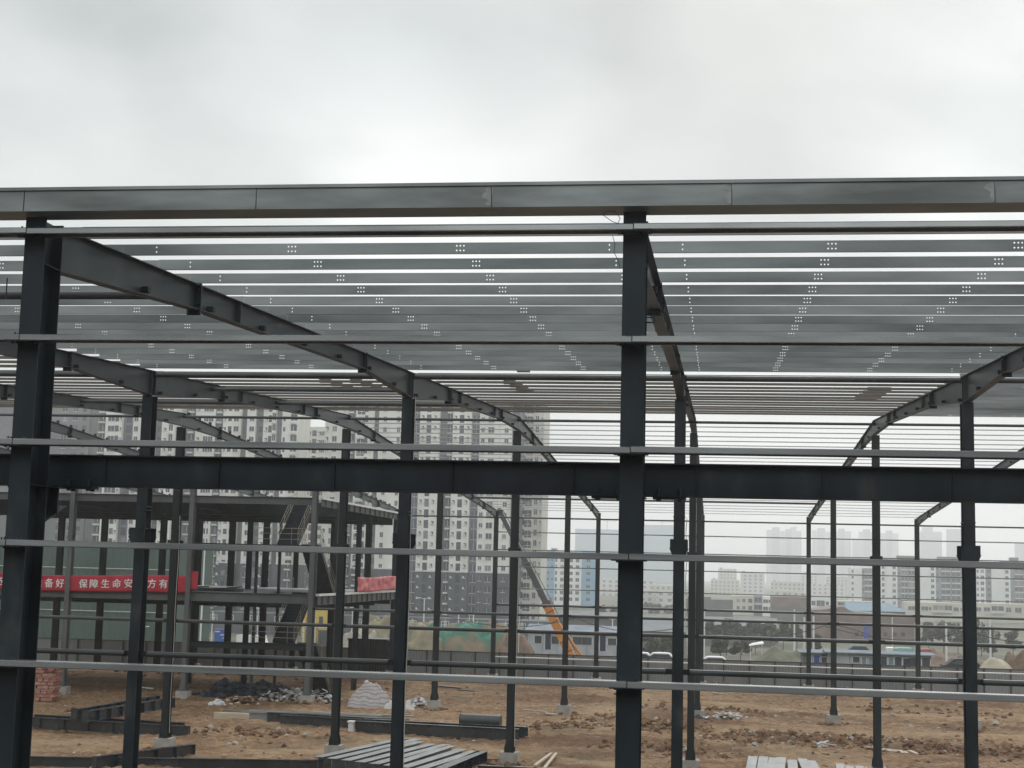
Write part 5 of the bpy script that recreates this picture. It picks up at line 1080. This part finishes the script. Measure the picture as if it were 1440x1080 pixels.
Y = 215; t = thing('road_sign', 'blue road direction sign with white lettering beyond the hoarding', 'road sign', (at(313, 890, Y).x, Y, -8)); u, v = at(302, 884, Y), at(324.5, 903, Y); q = MB(); q.box(u.x, v.x, Y, Y+.08, v.z, u.z); q.build('panel', M['blue_sign'], t)
q = MB(); rr = random.Random(9); wd, hd = v.x-u.x, u.z-v.z
for k in range(5): q.box(u.x+.1+.16*k, u.x+.21+.16*k, Y-.012, Y-.001, u.z-.55, u.z-.35)
for k in range(4): q.box(u.x+1.0+.19*k, u.x+1.13+.19*k, Y-.012, Y-.001, u.z-1.05, u.z-.85)
q.bar((u.x+1.35, Y-.008, u.z-1.6), (u.x+1.6, Y-.008, u.z-1.35), .012, .07); q.bar((u.x+1.85, Y-.008, u.z-1.6), (u.x+1.6, Y-.008, u.z-1.35), .012, .07); q.box(u.x+wd-.2, u.x+wd-.08, Y-.012, Y-.001, u.z-.7, u.z-.5)
q.box(u.x, v.x, Y-.011, Y-.0005, u.z-.05, u.z-.01); q.build('lettering', M['white_ink'], t)
for s in (.25, .75): q = MB(); q.tube((u.x+wd*s, Y+.2, -9), (u.x+wd*s, Y+.2, u.z), .08, 8); q.build('post', M['white_metal'], t)
def vehicle(px, py_roof, Y, L, H, col, lab, name='parked_car', cat='car', van=False, grp=None):
    p = at(px, py_roof, Y); z = p.z-H; t = thing(name, lab, cat, (p.x, Y, z), grp); x = p.x; h = H
    prof = ([(-.5, .18), (.5, .18), (.5, .5), (.47, .62), (.42, 1), (-.5, 1)] if van else [(-.5, .2), (.5, .2), (.5, .48), (.46, .56), (.24, .64), (.12, .98), (.02, 1.0), (-.2, 1.0), (-.28, .97), (-.42, .66), (-.5, .6)])
    q = MB(); q.extrude([(x+a*L, z+b*h) for a, b in prof], 'y', Y, Y+1.7); q.build('body', M[col], t)
    q = MB()
    if van: q.extrude([(x+.33*L, z+.6*h), (x+.45*L, z+.6*h), (x+.41*L, z+.92*h), (x+.33*L, z+.92*h)], 'y', Y-.012, Y-.001)
    else: q.extrude([(x-.36*L, z+.68*h), (x+.2*L, z+.68*h), (x+.1*L, z+.93*h), (x-.24*L, z+.93*h)], 'y', Y-.012, Y-.001)
    q.build('window', M['glass'], t)
    for s in (-.31, .31):
        for yy in (Y-.02, Y+1.52): q = MB(); q.tube((x+s*L, yy, z+.3), (x+s*L, yy+.2, z+.3), .31, 14); q.build('wheel', M['rubber'], t)
GC = 'vehicles beyond the hoarding'
vehicle(353, 893.5, 205, 4.6, 2.2, 'car_paint', 'white van parked beside the blue road sign', 'parked_van', 'van', True, GC)
vehicle(903, 918, 128, 4.2, 1.5, 'car_paint', 'white car roof just above the hoarding beside the middle column', grp=GC)
vehicle(934, 918.5, 128, 4.2, 1.5, 'car_paint', 'white car roof above the hoarding left of the second row column', grp=GC)
vehicle(1010, 924, 130, 4.2, 1.5, 'car_paint', 'pale car roof above the hoarding right of the clustered columns', grp=GC)
vehicle(1362, 927, 118, 4.3, 1.5, 'rubber', 'dark car parked behind the hoarding left of the second row column', grp=GC)
vehicle(1212, 908, 170, 4.2, 1.6, 'hut_roof', 'grey car on the bank above the row of huts', grp=GC)
# poles, lamps, cables
for k, (px, top, bot, Y, arms, r_) in enumerate(((281, 728, 912, 140, 0, .11), (198, 881, 905, 200, 2, .13), (297, 860, 905, 230, 0, .12), (361, 850, 905, 230, 2, .09), (494, 858, 905, 220, 0, .09), (595, 841, 900, 240, 2, .13), (644, 864, 900, 240, 0, .13), (659, 864, 900, 240, 0, .08), (665, 864, 900, 240, 0, .15), (728, 840, 965, 100, 0, .035), (861, 870, 895, 240, 2, .13), (990, 858, 922, 150, 1, .12), (1117, 857, 924, 160, 0, .13), (1131, 868, 922, 160, 0, .11), (1144, 866, 922, 160, 0, .15), (1255, 868, 918, 190, 0, .09), (1288, 876, 922, 180, 0, .16), (1331, 877, 922, 180, 0, .16), (1393, 870, 925, 180, 0, .16))):
    b_, t_ = at(px, bot, Y), at(px+(bot-top)*.02, top, Y); zg = gz(b_.x, Y)
    t = thing('street_lamp' if arms else 'pole', ('white street lamp with arms beyond the hoarding, %s pole from the left' if arms else 'thin white pole beyond the hoarding, %s pole from the left') % ORD[k], 'street lamp' if arms else 'pole', (b_.x, Y, zg), 'white poles beyond the hoarding')
    q = MB(); q.tube((b_.x, Y, min(zg, b_.z)-.2), (b_.x, Y, t_.z), r_, 8, 0, r_*.7); q.build('shaft', M['white_metal'], t)
    for s in ((-1, 1) if arms == 2 else (-1,) if arms == 1 else ()):
        q = MB(); q.tube((b_.x, Y, t_.z-.15), (b_.x+s*.75, Y, t_.z), .05, 6); q.build('arm', M['white_metal'], t); q = MB(); q.box(b_.x+s*.95-.2, b_.x+s*.95+.2, Y-.1, Y+.1, t_.z-.02, t_.z+.1); q.build('lamp_head', M['white_metal'], t)
for k, (a, mdl, b) in enumerate((((610, 861), (715, 881), (810, 868)), ((810, 868), (885, 888), (978, 878)), ((978, 878), (1065, 896), (1160, 880)), ((1160, 880), (1268, 900), (1358, 886)), ((1358, 886), (1425, 902), (1490, 898)), ((1130, 876), (1180, 880), (1232, 897)))):
    Y = 132; A_, B_, C_ = at(*a, Y), at(*mdl, Y), at(*b, Y); pts = []
    for i in range(15):
        t_ = i/14; pts.append(A_*(1-t_)**2+(B_*2-A_*.5-C_*.5)*2*t_*(1-t_)+C_*t_*t_)
    q = MB(); q.path(pts, .035, 5); tag(q.build('cable', M['cable']), 'black sagging cable beyond the hoarding, %s span from the left' % ORD[k], 'cable', 'sagging cables')

# ------------------------------------------------------------------ air
mt = bpy.data.materials.new('haze'); mt.use_nodes = True; nt = mt.node_tree; nt.nodes.clear()
ou = nt.nodes.new('ShaderNodeOutputMaterial'); pv = nt.nodes.new('ShaderNodeVolumePrincipled'); pv.inputs['Color'].default_value = (.97, .98, .985, 1); pv.inputs['Density'].default_value = .00046; pv.inputs['Anisotropy'].default_value = .7
nt.links.new(pv.outputs[0], ou.inputs['Volume'])
q = MB(); q.box(-1890, 1890, -39, 3290, -16, 150); hz = q.build('haze', mt); hz['kind'] = 'stuff'; hz['label'] = 'pale grey haze filling the air over the site and the town'; hz['category'] = 'haze'

# ------------------------------------------------------------------ sky and light
SUN_EL, SUN_AZ = 40, 8          # degrees; azimuth from +Y towards +X
wd_ = bpy.data.worlds.new('World'); S.world = wd_; wd_.use_nodes = True; nt = wd_.node_tree; nt.nodes.clear()
ou = nt.nodes.new('ShaderNodeOutputWorld'); bg = nt.nodes.new('ShaderNodeBackground'); bg.inputs['Strength'].default_value = .1
sk = nt.nodes.new('ShaderNodeTexSky'); sk.sky_type = 'NISHITA'; sk.sun_disc = False; sk.sun_elevation = R(SUN_EL); sk.sun_rotation = R(SUN_AZ); sk.dust_density = 4
tc = nt.nodes.new('ShaderNodeTexCoord'); mp = nt.nodes.new('ShaderNodeMapping'); mp.inputs['Scale'].default_value = (1, 1, 2.1); mp.inputs['Location'].default_value = (.9, .3, .2)
nt.links.new(tc.outputs['Generated'], mp.inputs['Vector'])
n1 = nt.nodes.new('ShaderNodeTexNoise'); n1.inputs['Scale'].default_value = 5.2; n1.inputs['Detail'].default_value = 5; n1.inputs['Roughness'].default_value = .42; n1.inputs['Distortion'].default_value = .3
nt.links.new(mp.outputs[0], n1.inputs['Vector'])
cr = nt.nodes.new('ShaderNodeValToRGB'); e = cr.color_ramp.elements; e[0].position = .36; e[0].color = (6.5, 6.95, 7.05, 1); e[1].position = .66; e[1].color = (8.6, 8.85, 8.85, 1)
nt.links.new(n1.outputs['Fac'], cr.inputs['Fac'])
sp = nt.nodes.new('ShaderNodeSeparateXYZ'); nt.links.new(tc.outputs['Generated'], sp.inputs[0])
el = nt.nodes.new('ShaderNodeValToRGB'); ee = el.color_ramp.elements      # cloud deck is thinner and brighter low down
ee[0].position = 0; ee[0].color = (1.1, 1.1, 1.085, 1); ee[1].position = 1; ee[1].color = (.60, .61, .63, 1)
for p_, c_ in ((.10, (1.08, 1.08, 1.065)), (.235, (1.07, 1.07, 1.05)), (.285, (.93, .935, .93)), (.34, (.83, .845, .845))): x_ = ee.new(p_); x_.color = rgba(c_)
nt.links.new(sp.outputs[2], el.inputs['Fac'])
# broad light and dark swells of the overcast
n2 = nt.nodes.new('ShaderNodeTexNoise'); n2.inputs['Scale'].default_value = 7; n2.inputs['Detail'].default_value = 4; nt.links.new(tc.outputs['Generated'], n2.inputs['Vector'])
sb = nt.nodes.new('ShaderNodeVectorMath'); sb.operation = 'MULTIPLY_ADD'; sb.inputs[1].default_value = (.16,)*3; sb.inputs[2].default_value = (-.08,)*3; nt.links.new(n2.outputs['Color'], sb.inputs[0])
ad = nt.nodes.new('ShaderNodeVectorMath'); ad.operation = 'ADD'; nt.links.new(tc.outputs['Generated'], ad.inputs[0]); nt.links.new(sb.outputs[0], ad.inputs[1])
nz = nt.nodes.new('ShaderNodeVectorMath'); nz.operation = 'NORMALIZE'; nt.links.new(ad.outputs[0], nz.inputs[0])
acc = None
for (px, py, rad, amp) in ((930, 90, 9, -.17), (1130, 40, 7, -.06), (250, 150, 8, -.10), (60, 30, 6, -.05), (640, 225, 5, .13), (470, 200, 4, .07), (20, 215, 4.5, .10), (1275, 135, 4.5, .09), (560, 20, 6, .05), (1400, 230, 5, .05)):
    dv = ray(px, py).normalized(); dt = nt.nodes.new('ShaderNodeVectorMath'); dt.operation = 'DOT_PRODUCT'; dt.inputs[1].default_value = dv; nt.links.new(nz.outputs[0], dt.inputs[0])
    mr = nt.nodes.new('ShaderNodeMapRange'); mr.interpolation_type = 'SMOOTHERSTEP'; mr.inputs['From Min'].default_value = math.cos(R(rad*1.6)); mr.inputs['From Max'].default_value = 1; mr.inputs['To Max'].default_value = amp
    nt.links.new(dt.outputs['Value'], mr.inputs['Value'])
    if acc is None: acc = mr.outputs[0]
    else: aa = nt.nodes.new('ShaderNodeMath'); aa.operation = 'ADD'; nt.links.new(acc, aa.inputs[0]); nt.links.new(mr.outputs[0], aa.inputs[1]); acc = aa.outputs[0]
a1 = nt.nodes.new('ShaderNodeMath'); a1.operation = 'ADD'; a1.inputs[1].default_value = 1; nt.links.new(acc, a1.inputs[0])
m0 = nt.nodes.new('ShaderNodeMix'); m0.data_type = 'RGBA'; m0.blend_type = 'MULTIPLY'; m0.inputs['Factor'].default_value = 1
nt.links.new(cr.outputs[0], m0.inputs['A']); nt.links.new(a1.outputs[0], m0.inputs['B'])
ml = nt.nodes.new('ShaderNodeMix'); ml.data_type = 'RGBA'; ml.blend_type = 'MULTIPLY'; ml.inputs['Factor'].default_value = 1
nt.links.new(m0.outputs['Result'], ml.inputs['A']); nt.links.new(el.outputs[0], ml.inputs['B'])
# unseen back sky shaped for the light: darkened low like buildings, brightened above
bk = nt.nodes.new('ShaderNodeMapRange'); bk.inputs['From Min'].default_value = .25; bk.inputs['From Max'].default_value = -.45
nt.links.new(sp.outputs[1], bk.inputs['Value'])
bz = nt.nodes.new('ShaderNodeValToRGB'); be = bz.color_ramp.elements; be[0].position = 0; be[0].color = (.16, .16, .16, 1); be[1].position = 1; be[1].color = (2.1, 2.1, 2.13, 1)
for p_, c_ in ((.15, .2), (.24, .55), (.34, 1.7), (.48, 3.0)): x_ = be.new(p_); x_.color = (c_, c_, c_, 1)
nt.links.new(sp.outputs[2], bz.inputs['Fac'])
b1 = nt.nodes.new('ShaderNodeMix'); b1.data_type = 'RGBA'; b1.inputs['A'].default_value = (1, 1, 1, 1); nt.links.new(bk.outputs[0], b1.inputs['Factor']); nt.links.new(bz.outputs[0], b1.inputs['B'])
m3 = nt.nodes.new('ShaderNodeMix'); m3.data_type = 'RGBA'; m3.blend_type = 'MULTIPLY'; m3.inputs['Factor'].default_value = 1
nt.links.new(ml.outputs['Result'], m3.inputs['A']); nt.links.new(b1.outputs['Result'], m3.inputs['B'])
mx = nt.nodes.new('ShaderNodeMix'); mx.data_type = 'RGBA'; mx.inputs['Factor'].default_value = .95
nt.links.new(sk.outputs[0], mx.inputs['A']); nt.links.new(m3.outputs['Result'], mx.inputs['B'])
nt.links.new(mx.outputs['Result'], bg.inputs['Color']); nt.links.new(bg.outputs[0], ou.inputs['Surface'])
ld = bpy.data.lights.new('sun', 'SUN'); ld.energy = 2.0; ld.angle = R(30); ld.color = (1, .985, .96); lo = bpy.data.objects.new('sun', ld); COL.objects.link(lo)
d = Vector((math.sin(R(SUN_AZ))*math.cos(R(SUN_EL)), math.cos(R(SUN_AZ))*math.cos(R(SUN_EL)), math.sin(R(SUN_EL))))
lo.rotation_euler = (-d).to_track_quat('-Z', 'Y').to_euler(); lo.location = (0, 40, 60)

vs = S.view_settings; vs.view_transform = 'Standard'; vs.look = 'None'; vs.exposure = 0; vs.gamma = 1
S.render.engine = 'CYCLES'
cy = S.cycles; cy.use_denoising = True; cy.max_bounces = 6; cy.diffuse_bounces = 3; cy.glossy_bounces = 3; cy.volume_bounces = 2; cy.transparent_max_bounces = 8
try: cy.denoiser = 'OPENIMAGEDENOISE'
except Exception: pass
